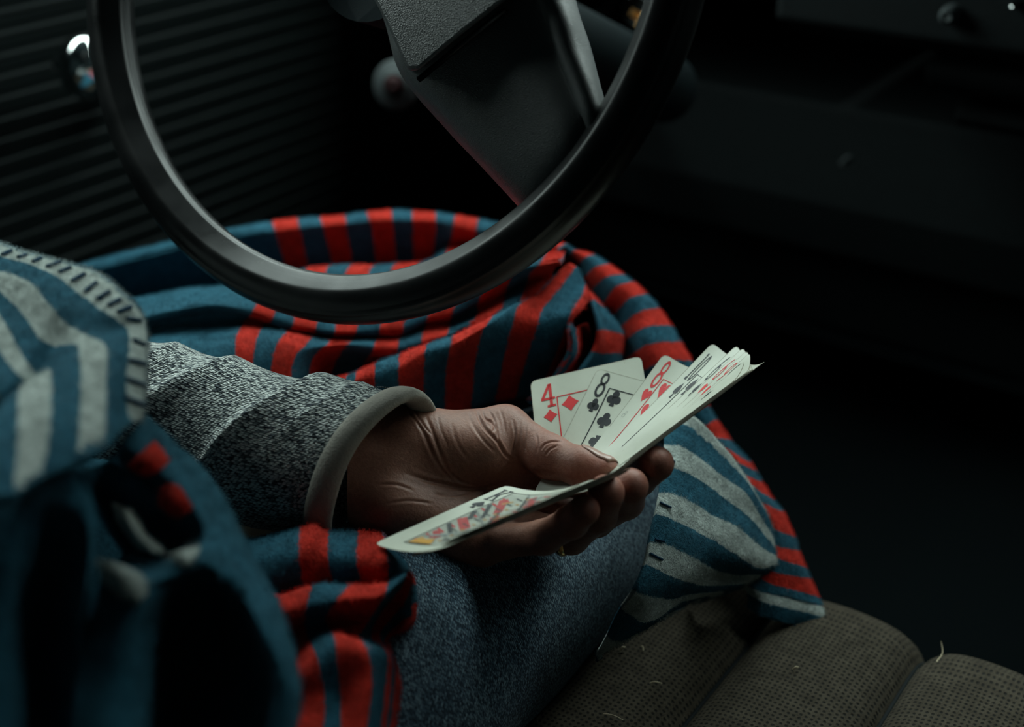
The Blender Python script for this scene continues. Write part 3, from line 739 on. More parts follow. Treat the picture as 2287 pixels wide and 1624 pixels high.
hand = mesh('hand', C2W(HV/1000), HF, m_skin, person)
sb = hand.modifiers.new('s', 'SUBSURF'); sb.levels = 1; sb.render_levels = 1
dg = bpy.context.evaluated_depsgraph_get(); ev = hand.evaluated_get(dg); me2 = bpy.data.meshes.new_from_object(ev)
hand.modifiers.clear(); old = hand.data; hand.data = me2; bpy.data.meshes.remove(old)
nv = len(me2.vertices); P = np.empty(nv*3); me2.vertices.foreach_get('co', P); P = P.reshape(-1, 3)
Nn = np.empty(nv*3); me2.vertices.foreach_get('normal', Nn); Nn = Nn.reshape(-1, 3)
# skin creases
def k1(l): return [(700+x/2.8, 740+y/2.8) for x, y in l]
creases = [(k1([(1010, 478), (1060, 590), (1140, 680), (1200, 770), (1262, 812)]), 5., .9), (k1([(1050, 490), (1072, 545), (1112, 570), (1132, 605), (1118, 640)]), 4., .7),
    (k1([(1085, 480), (1122, 540), (1142, 600), (1160, 690), (1200, 760)]), 4., .5), (k1([(955, 490), (1000, 590), (1070, 690), (1150, 770)]), 5., .4),
    (k1([(690, 500), (740, 620), (790, 760), (850, 880)]), 6., .45), (k1([(640, 540), (690, 640), (740, 760), (800, 860), (890, 950)]), 6., .4),
    (k1([(790, 800), (870, 900), (960, 955), (1090, 965)]), 5., .4), (k1([(560, 880), (700, 930), (820, 958), (960, 985), (1100, 975), (1240, 930)]), 7., .9),
    (k1([(730, 1015), (850, 1025), (1000, 1005)]), 5., .5), (k1([(585, 500), (640, 560), (680, 620)]), 5., .4), (k1([(620, 485), (690, 590), (740, 650)]), 4., .35),
    (k1([(1420, 745), (1450, 705), (1500, 690), (1560, 695)]), 3.5, .45), (k1([(1450, 780), (1480, 740), (1530, 715)]), 3.5, .4), (k1([(1390, 630), (1402, 700), (1395, 770)]), 4., .3),
    (k1([(1335, 580), (1322, 690), (1330, 760)]), 4., .35), (k1([(1245, 540), (1262, 660), (1235, 760)]), 4., .4), (k1([(1295, 550), (1288, 660), (1295, 740)]), 4., .3),
    (k1([(1160, 470), (1190, 560), (1200, 640)]), 4., .35), (k1([(400, 960), (520, 960), (640, 1000)]), 5., .4), (k1([(450, 1080), (600, 1060), (760, 1080)]), 5., .35),
    (k1([(860, 560), (900, 700), (980, 820)]), 6., .2), (k1([(770, 500), (800, 620), (850, 740)]), 5., .2)]
px, py, pz = W2P(P); facing = ((P-CAM)*Nn).sum(1) < 0
disp = np.zeros(nv)
for pl, wd, dp in creases:
    wd = wd*.62; pl = catmull(np.array(pl)[:, None, :], 5)[:, 0]; best = np.full(nv, 1e9); fade = np.zeros(nv)
    sel = np.where(facing & (px > pl[:, 0].min()-30) & (px < pl[:, 0].max()+30) & (py > pl[:, 1].min()-30) & (py < pl[:, 1].max()+30))[0]
    q = np.stack([px[sel], py[sel]], 1); n = len(pl)
    for i in range(n-1):
        a = pl[i]; b = pl[i+1]; t = np.clip(((q-a)@(b-a))/((b-a)@(b-a)), 0, 1); d = np.hypot(*(q-(a+t[:, None]*(b-a))).T)
        m = d < best[sel]; best[sel[m]] = d[m]; fade[sel[m]] = ((i+t)/(n-1))[m]
    e = np.clip(np.minimum(fade, 1-fade)*5, 0, 1)
    disp += e*(-dp*np.exp(-(best/wd)**2)+.35*dp*np.exp(-((best-2.1*wd)/(wd*1.1))**2))
P = P+Nn*disp[:, None]*.001
me2.vertices.foreach_set('co', P.ravel()); me2.update()
me2.polygons.foreach_set('use_smooth', [True]*len(me2.polygons))
fl = np.zeros(nv)
for c, r in ((tt, 22), (fing[0][3], 16), (fing[1][3], 16), (fing[2][3], 16), (fing[3][3], 15), (ti, 16), (tm, 18)):
    d = np.linalg.norm(P-C2W(c/1000), axis=1)*1000; fl = np.maximum(fl, np.exp(-(d/r)**2)*(1 if r != 18 else .5))
at = me2.attributes.new('flush', 'FLOAT', 'POINT'); at.data.foreach_set('value', fl)
# thumb nail: plate following the far upper side of the thumb tip
from mathutils.bvhtree import BVHTree
def bvh(o):
    me = o.data; return BVHTree.FromPolygons([v.co.copy() for v in me.vertices], [tuple(p.vertices) for p in me.polygons])
hb = bvh(hand); V = []
n_up = -dn*.97+rt*.25-fw*.02; n_up /= np.linalg.norm(n_up)
a0 = C2W(cm(1290, 1040, .661)/1000); a1 = C2W(cm(1368, 1054, .647)/1000); ln = a1-a0; sd = np.cross(ln, n_up); sd /= np.linalg.norm(sd)
for i in range(13):
    q = i/12
    for j in range(11):
        u = (j/10-.5)*2; wq = .0050*(math.sqrt(max(.05, 1-((.30-q)/.30)**2)) if q < .30 else 1-.10*max(0, q-.7)/.3)
        p = a0+ln*(q-.05*u*u*max(0, q-.5)*2)+sd*u*wq
        h = hb.ray_cast(Vector(p+n_up*.03), Vector(-n_up)); hp_ = np.array(h[0]) if h[0] is not None else p+n_up*.006
        V.append(hp_+n_up*(.00040*(1-.9*u*u)+.0004*q))
nl = mesh('thumb_nail', V, grid_faces(13, 11), m_nail, hand); md = nl.modifiers.new('s', 'SOLIDIFY'); md.thickness = .0005; md.offset = 0
# finger ring
rc = fing[2][0]*.10+fing[2][1]*.90; axr = fing[2][1]-fing[2][0]; axr /= np.linalg.norm(axr)
ua = np.cross(axr, [0, 0, 1.0]); ua /= np.linalg.norm(ua); ub = np.cross(axr, ua); V = []
for i in range(48):
    t = 2*math.pi*i/48; e = math.cos(t)*ua+math.sin(t)*ub
    for a, b in ((9.4, -2.2), (10.9, -2.0), (11.5, 0), (10.9, 2.0), (9.4, 2.2)): V.append(C2W((rc+e*a+axr*b)/1000))
mesh('finger_ring', V, grid_faces(48, 5, True), m_gold, hand)['label'] = 'gold ring low on a finger under the cards'

# sleeve
sta = np.array([(-330, 800, .715, .056), (-120, 838, .706, .050), (60, 880, .700, .046), (200, 918, .698, .0455), (352, 953, .693, .044), (552, 998, .684, .0425), (700, 1025, .675, .0412), (840, 1046, .668, .0405)])
ctr = np.array([cm(a, b, z)/1000 for a, b, z, r in sta]); CT = catmull(np.concatenate([ctr, sta[:, 3:4]], 1)[:, None, :], 40)[:, 0]
NS = len(CT); NP = 150; V = []; UV = []; arc = -np.linalg.norm(np.diff(CT[:81, :3], axis=0), axis=1).sum()
for i in range(NS):
    p = CT[i, :3]; t = CT[min(i+1, NS-1), :3]-CT[max(i-1, 0), :3]; t /= np.linalg.norm(t)
    u = np.array([0, -1.0, 0]); u -= t*(u@t); u /= np.linalg.norm(u); v = np.cross(t, u)   # u: up in the picture
    if i: arc += np.linalg.norm(p-CT[i-1, :3])
    for k in range(NP+1):
        a = 2*math.pi*k/NP; r = CT[i, 3]
        c = math.cos(a); sgn = -math.sin(a)               # c=1 on the upper outline
        e = math.cos(a)*u+math.sin(a)*v
        th = a if a < math.pi else a-2*math.pi
        qx, qy = CX+FPX*(p+e*r)[0]/(p+e*r)[2], CY+FPX*(p+e*r)[1]/(p+e*r)[2]
        # wrinkle ridges given as (arc position on the top, slant, height, near width, far width)
        dd = 0
        for s0, slant, hh, w1, w2, sp_ in ((.158, .050, .0060, .0035, .022, 1.6), (.108, .085, .0052, .006, .017, 1.4), (.076, .06, .0040, .008, .012, 1.2), (.179, .030, .0022, .005, .008, 1.0), (.045, .03, .004, .01, .012, 1.3)):
            x = arc-(s0-slant*(1-c)*.5+.0015*math.sin(3*a))
            dd += hh*(math.exp(x/w1) if x < 0 else math.exp(-(x/w2)**1.6))*math.exp(-(th/ (sp_*1.15))**4)
        dd += .0012*math.sin(arc*95+2.2*math.sin(a*2))*(.5+.5*math.cos(a*3+arc*20))
        ln_ = (.0135*math.cos(a)-.010*math.sin(a)-.0045)*max(0, (arc-.09)/.10)
        V.append(C2W(p+t*ln_+e*(r+dd-.0015))); UV.append((arc*1000, a*42))
slv = mesh('sleeve', V, grid_faces(NS, NP+1), m_knit, person, True, UV); slv['label'] = 'heathered grey knit sweater sleeve'
# bound cuff: rolled band around the opening
p = CT[-1, :3]; t = p-CT[-4, :3]; t /= np.linalg.norm(t); u = np.array([0, -1.0, 0]); u -= t*(u@t); u /= np.linalg.norm(u); v = np.cross(t, u); V = []
for k in range(90):
    a = 2*math.pi*k/90; e = math.cos(a)*u+math.sin(a)*v
    lean = .0135*math.cos(a)-.010*math.sin(a)-.0045+.0008*math.sin(4*a)
    for j in range(14):
        b = 2*math.pi*j/14
        V.append(C2W(p+t*(.0030+lean+.0078*math.cos(b))+e*(.0405+.0012*math.sin(3*a)+.0042*math.sin(b))))
mesh('sleeve_cuff', V, grid_faces(90, 14, True, True), m_cuff, slv)['label'] = 'taupe bound cuff'
# stitched seam behind the cuff
V = []; Fc = []
for k in range(110):
    a = 2*math.pi*k/110; e = math.cos(a)*u+math.sin(a)*v; e2 = math.cos(a+.035)*u+math.sin(a+.035)*v
    q0 = p+t*(-.0165+.0128*math.cos(a)-.009*math.sin(a))+e*.0425; q1 = p+t*(-.0145+.0128*math.cos(a)-.009*math.sin(a))+e2*.0425
    a_, b_ = tube([C2W(q0), C2W(q1)], .00035, 5); b0 = len(V); V += a_; Fc += [tuple(b0+i for i in f) for f in b_]
tag(mesh('cuff_stitching', V, Fc, m_pale, slv), kind='stuff')
# jeans: right thigh lying along the seat, knee under the blanket
stj = [(.085, -.42, .372, .094), (.100, -.25, .368, .090), (.108, -.10, .364, .085), (.113, .03, .362, .080), (.116, .14, .362, .074), (.116, .215, .356, .066), (.114, .255, .34, .05)]
J = catmull(np.array(stj)[:, None, :], 14)[:, 0]; V = []; UV = []; arc = 0
for i in range(len(J)):
    if i: arc += np.linalg.norm(J[i, :3]-J[i-1, :3])
    for k in range(97):
        a = 2*math.pi*k/96; r = J[i, 3]+.0015*math.sin(arc*60+3*math.sin(a*2))*(.5+.5*math.sin(a*3+arc*9))
        fl_ = 1.0 if math.sin(a) > -.6 else .9
        V.append((J[i, 0]+r*1.02*math.cos(a), J[i, 1], max(.318+.02*(1-abs(math.cos(a))), J[i, 2]+r*math.sin(a)*fl_*.98))); UV.append((a*85, arc*1000))
jns = mesh('jeans', V, grid_faces(len(J), 97), m_denim, person, True, UV); jns['label'] = 'faded blue denim jeans thigh'
pts = [np.array([J[i, 0]+(J[i, 3]+.001)*1.02*math.cos(-.62), J[i, 1], J[i, 2]+(J[i, 3]+.001)*.98*math.sin(-.62)]) for i in range(0, len(J)-4, 3)]
V, Fc = tube(pts, .0009, 8); mesh('jeans_seam', V, Fc, m_denim, jns)

# ------------------------------------------------------------------ blanket
blanket = empty('blanket', tuple(W(700, 800, .72)), label='thick fleece blanket striped red, blue and white draped over lap, knees and shoulder', cat='blanket')
def patch(name, rows, us, endv=None, nu=9, nv=10, thick=.0032, rough=.0013, seed=0, label=None, fuzz=.55):
    P = np.array([[W(*p) for p in r] for r in rows]); R_, Cn = P.shape[:2]
    G = catmull(P, nu); G = catmull(G.transpose(1, 0, 2), nv).transpose(1, 0, 2)
    U = catmull(np.array(us, float)[:, None, None]*np.ones((1, 1, 1)), nu)[:, 0, 0]
    U = np.concatenate([np.linspace(us[i], us[i+1], nu, endpoint=False) for i in range(R_-1)]+[[us[-1]]])
    n0, n1 = G.shape[:2]
    E = np.concatenate([np.linspace(a, b, nu, endpoint=False) for a, b in zip(endv[:-1], endv[1:])]+[[endv[-1]]]) if endv is not None else np.full(n0, 99.)
    # fleece is never quite smooth: low soft lumps along the normal
    du = np.gradient(G, axis=0); dv = np.gradient(G, axis=1); N = np.cross(du, dv); N /= np.linalg.norm(N, axis=2, keepdims=True)+1e-12
    view = G-CAM; s = np.sign(np.median((N*view).sum(2))); N = -N*s
    r = np.random.default_rng(seed); lump = np.zeros((n0, n1))
    for f in (45, 90, 170):
        for _ in range(4):
            d = r.normal(size=3); d /= np.linalg.norm(d); lump += np.sin((G@d)*f*2+r.uniform(0, 6.28))*(30/f)*.35
    G = G+N*(lump*rough)[..., None]
    V = G.reshape(-1, 3); Fc = grid_faces(n0, n1)
    if s < 0: pass
    else: Fc = [q[::-1] for q in Fc]
    o = mesh(name, V, Fc, m_fleece, blanket)
    me = o.data
    a = me.attributes.new('stripe', 'FLOAT', 'POINT'); a.data.foreach_set('value', np.repeat(U, n1))
    vv = np.concatenate([np.linspace(i, i+1, nv, endpoint=False) for i in range(Cn-1)]+[[Cn-1.]])
    a = me.attributes.new('run', 'FLOAT', 'POINT'); a.data.foreach_set('value', np.tile(vv, n0))
    a = me.attributes.new('endv', 'FLOAT', 'POINT'); a.data.foreach_set('value', np.repeat(E, n1))
    md = o.modifiers.new('thick', 'SOLIDIFY'); md.thickness = thick; md.offset = -1
    if label: o['label'] = label
    if fuzz: fuzz_on(o, G, N, U, vv, E, fuzz, r)
    return o
def fuzz_on(cloth, G, N, U, vv, E, dens, r):
    n0, n1 = G.shape[:2]
    A = np.linalg.norm(np.cross(G[1:, :-1]-G[:-1, :-1], G[:-1, 1:]-G[:-1, :-1]), axis=2).ravel()
    cnt = r.poisson(A*1e6*dens); cell = np.repeat(np.arange(len(A)), cnt); m = len(cell)
    i = cell//(n1-1); j = cell % (n1-1); a = r.random(m); b = r.random(m)
    def bl(X): 
        sh_ = (m,)+(1,)*(X.ndim-2); a_ = a.reshape(sh_); b_ = b.reshape(sh_)
        return X[i, j]*(1-a_)*(1-b_)+X[i+1, j]*a_*(1-b_)+X[i, j+1]*(1-a_)*b_+X[i+1, j+1]*a_*b_
    P = bl(G); Nn_ = bl(N); st_ = bl(np.repeat(U[:, None], n1, 1)); rn = bl(np.repeat(vv[None], n0, 0)); en = bl(np.repeat(E[:, None], n1, 1))
    # tufts: neighbours lean the same way
    ph = P@np.array([[611., 133, -240], [-180, 540, 310], [90, -377, 590]]).T
    T = np.sin(ph)+.9*r.normal(size=(m, 3)); T -= Nn_*(T*Nn_).sum(1, keepdims=True); T /= np.linalg.norm(T, axis=1, keepdims=True)+1e-9
    L = (.0016+.0018*r.random(m))[:, None]; side = np.cross(Nn_, T)*(.00007+.00004*r.random(m))[:, None]
    mid = P+Nn_*L*.38+T*L*.45; tip = P+Nn_*L*(.45+.25*r.random(m))[:, None]+T*L*1.0
    V = np.stack([P-side-Nn_*.0003, P+side-Nn_*.0003, mid+side*.8, mid-side*.8, tip], 1).reshape(-1, 3)
    base = np.arange(m)[:, None]*5
    L4 = (base+np.array([0, 1, 2, 3])); L3 = (base+np.array([3, 2, 4]))
    loops = np.concatenate([L4, L3], 1).ravel(); starts = (np.arange(m)[:, None]*7+np.array([0, 4])).ravel(); tot = np.tile([4, 3], m)
    me = bpy.data.meshes.new('fleece_fuzz'); me.vertices.add(len(V)); me.vertices.foreach_set('co', V.ravel())
    me.loops.add(len(loops)); me.loops.foreach_set('vertex_index', loops.astype(np.int32))
    me.polygons.add(2*m); me.polygons.foreach_set('loop_start', starts.astype(np.int32)); me.polygons.foreach_set('loop_total', tot.astype(np.int32))
    me.update(calc_edges=True)
    for nm, val in (('stripe', st_), ('run', rn), ('endv', en)):
        at_ = me.attributes.new(nm, 'FLOAT', 'POINT'); at_.data.foreach_set('value', np.repeat(val, 5).astype(np.float32))
    tag(link('fleece_fuzz', me, m_fleece, cloth), kind='stuff')
def z(pts, zs): return [(a, b, c) for (a, b), c in zip(pts, zs)]
# far fold over the knees and the lap in front of it; one row per stripe edge, far to near
zz = [1.00, .955, .940, .950, .962, .872, .842, .800, .812, .780, .768, .762]
def lap(top, mid, val, crest, wt, wb, v2, l1, l2, end, dz=0):
    t = top; k = min(1, max(0, (t[0]-780)/120))
    return [(t[0]-2, t[1]+14, zz[0]+dz), (t[0], t[1], zz[1]+dz), (t[0]+(mid[0]-t[0])*.45, t[1]+20, zz[2]+dz), (*mid, zz[3]+dz), (*val, zz[4]+dz), (*crest, zz[5]+dz), (*wt, zz[6]+dz), (*wb, zz[7]), (*v2, zz[8]), (*l1, zz[9]+.012*k), (*l2, zz[10]+.055*k), (*end, zz[11]+.095*k)]
rows = [lap((90, 625), (120, 665), (150, 725), (210, 682), (230, 705), (215, 740), (220, 770), (215, 800), (210, 850), (200, 900)),
        lap((190, 588), (215, 620), (240, 700), (300, 664), (300, 690), (300, 715), (305, 745), (310, 780), (305, 830), (300, 880)),
        lap((360, 544), (380, 575), (400, 670), (390, 650), (400, 670), (400, 690), (405, 720), (400, 770), (395, 820), (390, 870)),
        lap((480, 515), (490, 550), (520, 645), (500, 640), (490, 660), (480, 680), (475, 712), (460, 770), (455, 820), (450, 870)),
        lap((608, 497), (622, 540), (645, 632), (618, 618), (596, 640), (566, 694), (548, 714), (528, 752), (526, 788), (520, 860)),
        lap((664, 489), (676, 535), (690, 625), (648, 611), (632, 632), (611, 709), (593, 724), (574, 759), (566, 803), (558, 880)),
        lap((715, 483), (727, 530), (746, 617), (690, 600), (680, 625), (655, 722), (650, 738), (629, 755), (609, 800), (600, 890)),
        lap((770, 479), (776, 525), (789, 612), (738, 596), (723, 631), (706, 731), (704, 746), (686, 766), (656, 806), (645, 900)),
        lap((820, 475), (832, 520), (838, 608), (787, 593), (764, 636), (749, 736), (744, 752), (729, 770), (697, 810), (682, 905)),
        lap((875, 472), (880, 520), (884, 604), (836, 592), (819, 630), (797, 736), (792, 752), (776, 770), (750, 815), (715, 905)),
        lap((921, 472), (923, 520), (922, 595), (884, 589), (869, 625), (849, 733), (846, 748), (834, 780), (812, 818), (790, 890), -.004),
        lap((972, 473), (972, 520), (966, 580), (939, 587), (930, 612), (902, 729), (898, 744), (888, 782), (876, 812), (850, 880), -.012),
        lap((1017, 481), (1010, 525), (1000, 556), (993, 583), (984, 615), (955, 708), (952, 724), (941, 768), (936, 796), (930, 860), -.020),
        lap((1067, 491), (1063, 530), (1058, 554), (1050, 580), (1040, 610), (1011, 700), (1007, 716), (998, 750), (994, 780), (990, 840), -.030),
        lap((1115, 502), (1112, 535), (1110, 556), (1105, 580), (1096, 606), (1072, 670), (1067, 688), (1053, 729), (1050, 760), (1050, 820), -.040),
        lap((1180, 517), (1175, 540), (1172, 556), (1165, 575), (1155, 595), (1132, 641), (1130, 658), (1121, 696), (1118, 730), (1110, 790), -.050),
        lap((1230, 535), (1225, 550), (1222, 560), (1215, 575), (1205, 590), (1182, 615), (1178, 630), (1160, 683), (1156, 715), (1150, 770), -.058),
        lap((1262, 548), (1262, 556), (1261, 562), (1258, 570), (1250, 585), (1240, 600), (1228, 625), (1170, 690), (1166, 715), (1160, 760), -.064)]
patch('lap_drape', rows, [-8, -6, -4, -2, 1, 2, 3, 4, 5, 6, 7, 8, 9, 10, 11, 12, 13, 14], nu=10, nv=7, seed=1)
# nearer fold with the bright ridge
def fold(pts, zs): return z(pts, zs)
rows = [fold([(760, 850), (735, 846), (728, 862), (722, 890), (718, 920), (715, 960)], [0.790, 0.755, 0.738, 0.739, 0.755, 0.780]),
        fold([(800, 838), (776, 838), (771, 852), (768, 880), (765, 915), (762, 960)], [0.790, 0.755, 0.738, 0.739, 0.755, 0.780]),
        fold([(825, 828), (798, 830), (794, 846), (791, 876), (788, 912), (786, 960)], [0.790, 0.755, 0.738, 0.739, 0.755, 0.780]),
        fold([(872, 815), (842, 812), (838, 832), (837, 866), (835, 905), (832, 960)], [0.790, 0.757, 0.740, 0.742, 0.758, 0.782]),
        fold([(922, 800), (894, 792), (891, 815), (890, 855), (888, 900), (885, 960)], [0.790, 0.758, 0.741, 0.743, 0.759, 0.783]),
        fold([(985, 775), (958, 766), (950, 783), (947, 815), (944, 860), (940, 950)], [0.800, 0.763, 0.746, 0.748, 0.764, 0.788]),
        fold([(1040, 752), (1014, 748), (1008, 766), (1004, 790), (998, 830), (994, 940)], [0.810, 0.770, 0.753, 0.754, 0.769, 0.792]),
        fold([(1135, 712), (1112, 703), (1090, 722), (1075, 752), (1064, 806), (1050, 920)], [0.820, 0.782, 0.762, 0.761, 0.774, 0.797]),
        fold([(1250, 600), (1210, 648), (1160, 684), (1143, 727), (1128, 790), (1105, 900)], [0.828, 0.808, 0.781, 0.772, 0.780, 0.802]),
        fold([(1287, 593), (1252, 640), (1213, 692), (1198, 730), (1180, 790), (1150, 890)], [0.830, 0.812, 0.784, 0.776, 0.784, 0.806]),
        fold([(1312, 632), (1302, 655), (1285, 682), (1268, 718), (1248, 775), (1205, 880)], [0.826, 0.808, 0.786, 0.779, 0.788, 0.810]),
        fold([(1326, 668), (1314, 676), (1300, 692), (1278, 716), (1274, 760), (1240, 860)], [0.824, 0.806, 0.789, 0.783, 0.796, 0.816])]
patch('ridge_fold', rows, [1, 2, 3, 4, 5, 6, 7, 8, 9, 10, 11, 11.6], nu=10, nv=9, seed=2)
# rim of the opening under the ridge, its inside and the strip to the right
rows = [z([(1268, 705), (1274, 735), (1277, 760), (1272, 800), (1235, 850), (1180, 900)], [.782, .776, .776, .776, .776, .776]),
        z([(1284, 735), (1284, 752), (1288, 772), (1282, 800), (1240, 856), (1190, 905)], [.790, .786, .786, .786, .783, .78]),
        z([(1312, 722), (1318, 745), (1314, 775), (1300, 805), (1262, 860), (1210, 915)], [.835, .84, .84, .83, .81, .79])]
patch('fold_inside', rows, [2.0, 3.0, 4.0], seed=3)
rows = [z([(1318, 648), (1326, 668), (1333, 700), (1338, 738), (1328, 782), (1296, 832), (1240, 880)], [.828, .812, .800, .793, .790, .785, .785]),
        z([(1325, 655), (1338, 680), (1346, 705), (1352, 738), (1345, 785), (1320, 830), (1290, 900)], [.832, .818, .808, .800, .797, .795, .795]),
        z([(1335, 665), (1352, 692), (1375, 720), (1388, 748), (1386, 785), (1378, 840), (1350, 900)], [.840, .828, .820, .818, .815, .812, .810]),
        z([(1340, 680), (1356, 712), (1380, 745), (1396, 770), (1394, 800), (1384, 860), (1350, 920)], [.87, .86, .85, .85, .845, .84, .83])]
# stripes on this strip run the other way: rows are lengthwise, so swap
rows = [list(r) for r in zip(*rows)]
patch('side_fold', rows, [1.3, 2.0, 2.5, 3.0, 3.9, 5.0, 6.0], seed=4)
# far right flank over the knee
def flank(a, b, c, za, dz=.0): return [(a[0]-16, a[1]+10, za+.03), (*a, za+.012), (*b, za-.006), (*c, za), (c[0]+4, c[1]+6, za+.03)]
rows = [flank((1245, 560), (1262, 550), (1276, 556), .865), flank((1274, 571), (1279, 562), (1291, 563), .862), flank((1292, 592), (1304, 579), (1325, 572), .858), flank((1305, 622), (1328, 600), (1357, 592), .852), flank((1322, 648), (1352, 620), (1390, 614), .846),
        flank((1345, 684), (1374, 643), (1413, 631), .840), flank((1374, 700), (1404, 668), (1441, 658), .834), flank((1386, 732), (1424, 700), (1468, 688), .828), flank((1392, 765), (1436, 735), (1496, 729), .820),
        flank((1398, 800), (1450, 772), (1516, 766), .812), flank((1405, 850), (1470, 812), (1540, 806), .804), flank((1430, 900), (1500, 860), (1566, 858), .798)]
patch('knee_flank', rows, [0, 1, 2, 3, 4, 5, 6, 7, 8, 9, 10, 11], seed=5, nu=9, nv=9)
c5 = lambda x, y: (1400+x/3.248, 900+y/3.248)
def low(a, b, zi, zo): 
    A = c5(*a); B = c5(*b); return [(A[0]-40, A[1]-22, zi+.004), (*A, zi), ((A[0]+B[0])/2, (A[1]+B[1])/2, (zi+zo)/2-.003), (*B, zo), (B[0]+4, B[1]+3, zo+.03)]
rows = [low((470, -40), (520, -90), .800, .808), low((500, 60), (585, 20), .797, .806), low((560, 160), (650, 120), .795, .805), low((640, 250), (745, 268), .793, .803), low((715, 325), (880, 430), .790, .802), low((800, 430), (918, 490), .788, .800), low((842, 520), (965, 570), .786, .798), low((900, 600), (1050, 700), .783, .796), low((975, 720), (1110, 785), .780, .794),
        low((1070, 910), (1200, 970), .778, .790), low((1082, 1035), (1228, 1070), .775, .788), low((1100, 1130), (1285, 1195), .772, .786), low((1075, 1230), (1320, 1275), .770, .784), low((1040, 1310), (1382, 1405), .768, .782), low((960, 1368), (1410, 1470), .766, .780)]
patch('leg_flank', rows, [1, 2, 3, 4, 5, 6, 7, 8, 9, 10, 11, 12, 13, 14, 15], seed=6, nu=8, nv=8)
rows = [low((960, 1368), (1410, 1470), .766, .780), low((1005, 1450), (1460, 1560), .765, .779), low((1005, 1560), (1490, 1680), .765, .780)]
patch('leg_flank_hem', rows, [101, 102, 103], seed=7)
# corner of the blanket over the thigh, blue and white
def crn(pts, z0, z1, dz=0):
    q = [c5(*p) for p in pts]; n = len(q); out = []
    for i, p in enumerate(q):
        t = i/(n-1); out.append((*p, z0+(z1-z0)*t-.010*math.sin(math.pi*t)+(.005 if i == 0 else 0)))
    out.append((q[-1][0]-8, q[-1][1]+8, z1+.028)); return out
rows = [crn([(250, 150), (370, 100), (500, 105), (690, 305), (800, 440), (960, 690), (1050, 870), (1092, 1020)], .742, .790),
        crn([(265, 200), (390, 175), (555, 290), (755, 462), (880, 600), (1000, 770), (1065, 920), (1094, 1050)], .735, .786),
        crn([(268, 312), (400, 330), (560, 432), (710, 535), (850, 640), (960, 800), (1045, 940), (1086, 1060)], .722, .780),
        crn([(262, 470), (365, 492), (500, 556), (660, 662), (800, 762), (920, 865), (1025, 985), (1090, 1085)], .708, .775),
        crn([(232, 650), (345, 662), (500, 740), (660, 832), (800, 905), (920, 1010), (1015, 1075), (1092, 1110)], .692, .770),
        crn([(215, 800), (330, 846), (480, 920), (640, 1002), (780, 1090), (885, 1165), (975, 1195), (1080, 1175)], .678, .764),
        crn([(172, 1005), (275, 1022), (400, 1080), (520, 1142), (610, 1195), (690, 1235), (790, 1245), (960, 1240)], .664, .758),
        crn([(148, 1172), (230, 1212), (325, 1258), (400, 1290), (470, 1312), (560, 1335), (680, 1330), (850, 1310)], .652, .750),
        crn([(60, 1370), (120, 1395), (200, 1412), (262, 1420), (330, 1420), (430, 1405), (560, 1385), (700, 1370)], .645, .742),
        crn([(-40, 1500), (20, 1540), (100, 1590), (180, 1570), (290, 1500), (400, 1455), (500, 1425), (600, 1405)], .655, .740),
        crn([(-140, 1680), (-90, 1720), (-20, 1720), (100, 1650), (250, 1550), (360, 1500), (460, 1455), (540, 1430)], .665, .745),
        crn([(-225, 1850), (-210, 1850), (-150, 1820), (0, 1720), (180, 1600), (320, 1525), (420, 1475), (500, 1445)], .680, .75)]
corner = patch('blanket_corner', rows, [99.7, 100.1, 101, 102, 103, 104, 105, 106, 107, 108, 109, 110], seed=8, nu=9, nv=8, rough=.0016)
# shoulder part, blue and white with blanket-stitched hem
c0 = lambda x, y: (x/2.7075, 530+y/2.7075)
def sh(pts, zs=None):
    pts = [(pts[0][0]-420, pts[0][1]+60), (pts[0][0]-180, pts[0][1]+10)]+list(pts); zs = [zs[0]+.02, zs[0]+.006]+list(zs)
    q = [c0(*p) for p in pts]; n = len(q); return [(*p, zs[i]+.095-(p[1]-560)/520*.125) for i, p in enumerate(q)]
Z9 = [.500, .498, .494, .488, .480, .486, .482, .478, .480, .484]
def zo(o): return [a+o for a in Z9]
hem = [(-60, 30), (120, 85), (330, 140), (560, 215), (720, 325), (850, 450), (888, 600), (886, 800), (878, 1000), (855, 1120)]
rows = [sh([(x+14, y-6) if i < 5 else (x-6, y+8) for i, (x, y) in enumerate(hem)], [a+.022 for a in zo(.014)]),
        sh(hem, zo(.014)),
        sh([(-60, 110), (120, 150), (300, 220), (480, 340), (640, 450), (760, 540), (785, 650), (772, 800), (770, 980), (795, 1120)], zo(.004)),
        sh([(-60, 200), (90, 235), (200, 292), (300, 410), (410, 525), (560, 600), (645, 660), (645, 860), (640, 1060), (612, 1300)], [.500, .496, .492, .490, .492, .483, .474, .470, .472, .478]),
        sh([(-60, 310), (60, 385), (150, 480), (235, 595), (330, 650), (455, 640), (480, 730), (490, 900), (478, 1120), (460, 1370)], [.498, .494, .490, .490, .496, .481, .470, .466, .468, .474]),
        sh([(-60, 420), (30, 520), (100, 650), (160, 750), (225, 830), (305, 800), (312, 900), (308, 1060), (290, 1250), (240, 1470)], [.494, .490, .486, .487, .494, .478, .467, .462, .464, .470]),
        sh([(-60, 600), (0, 690), (60, 780), (110, 840), (150, 890), (125, 920), (110, 980), (108, 1120), (98, 1320), (80, 1560)], [.490, .486, .482, .482, .488, .474, .463, .458, .460, .466]),
        sh([(-160, 780), (-110, 850), (-60, 900), (-20, 950), (10, 1000), (-20, 1040), (-60, 1080), (-80, 1200), (-90, 1400), (-100, 1600)], [.486, .482, .478, .478, .482, .470, .460, .455, .457, .463])]
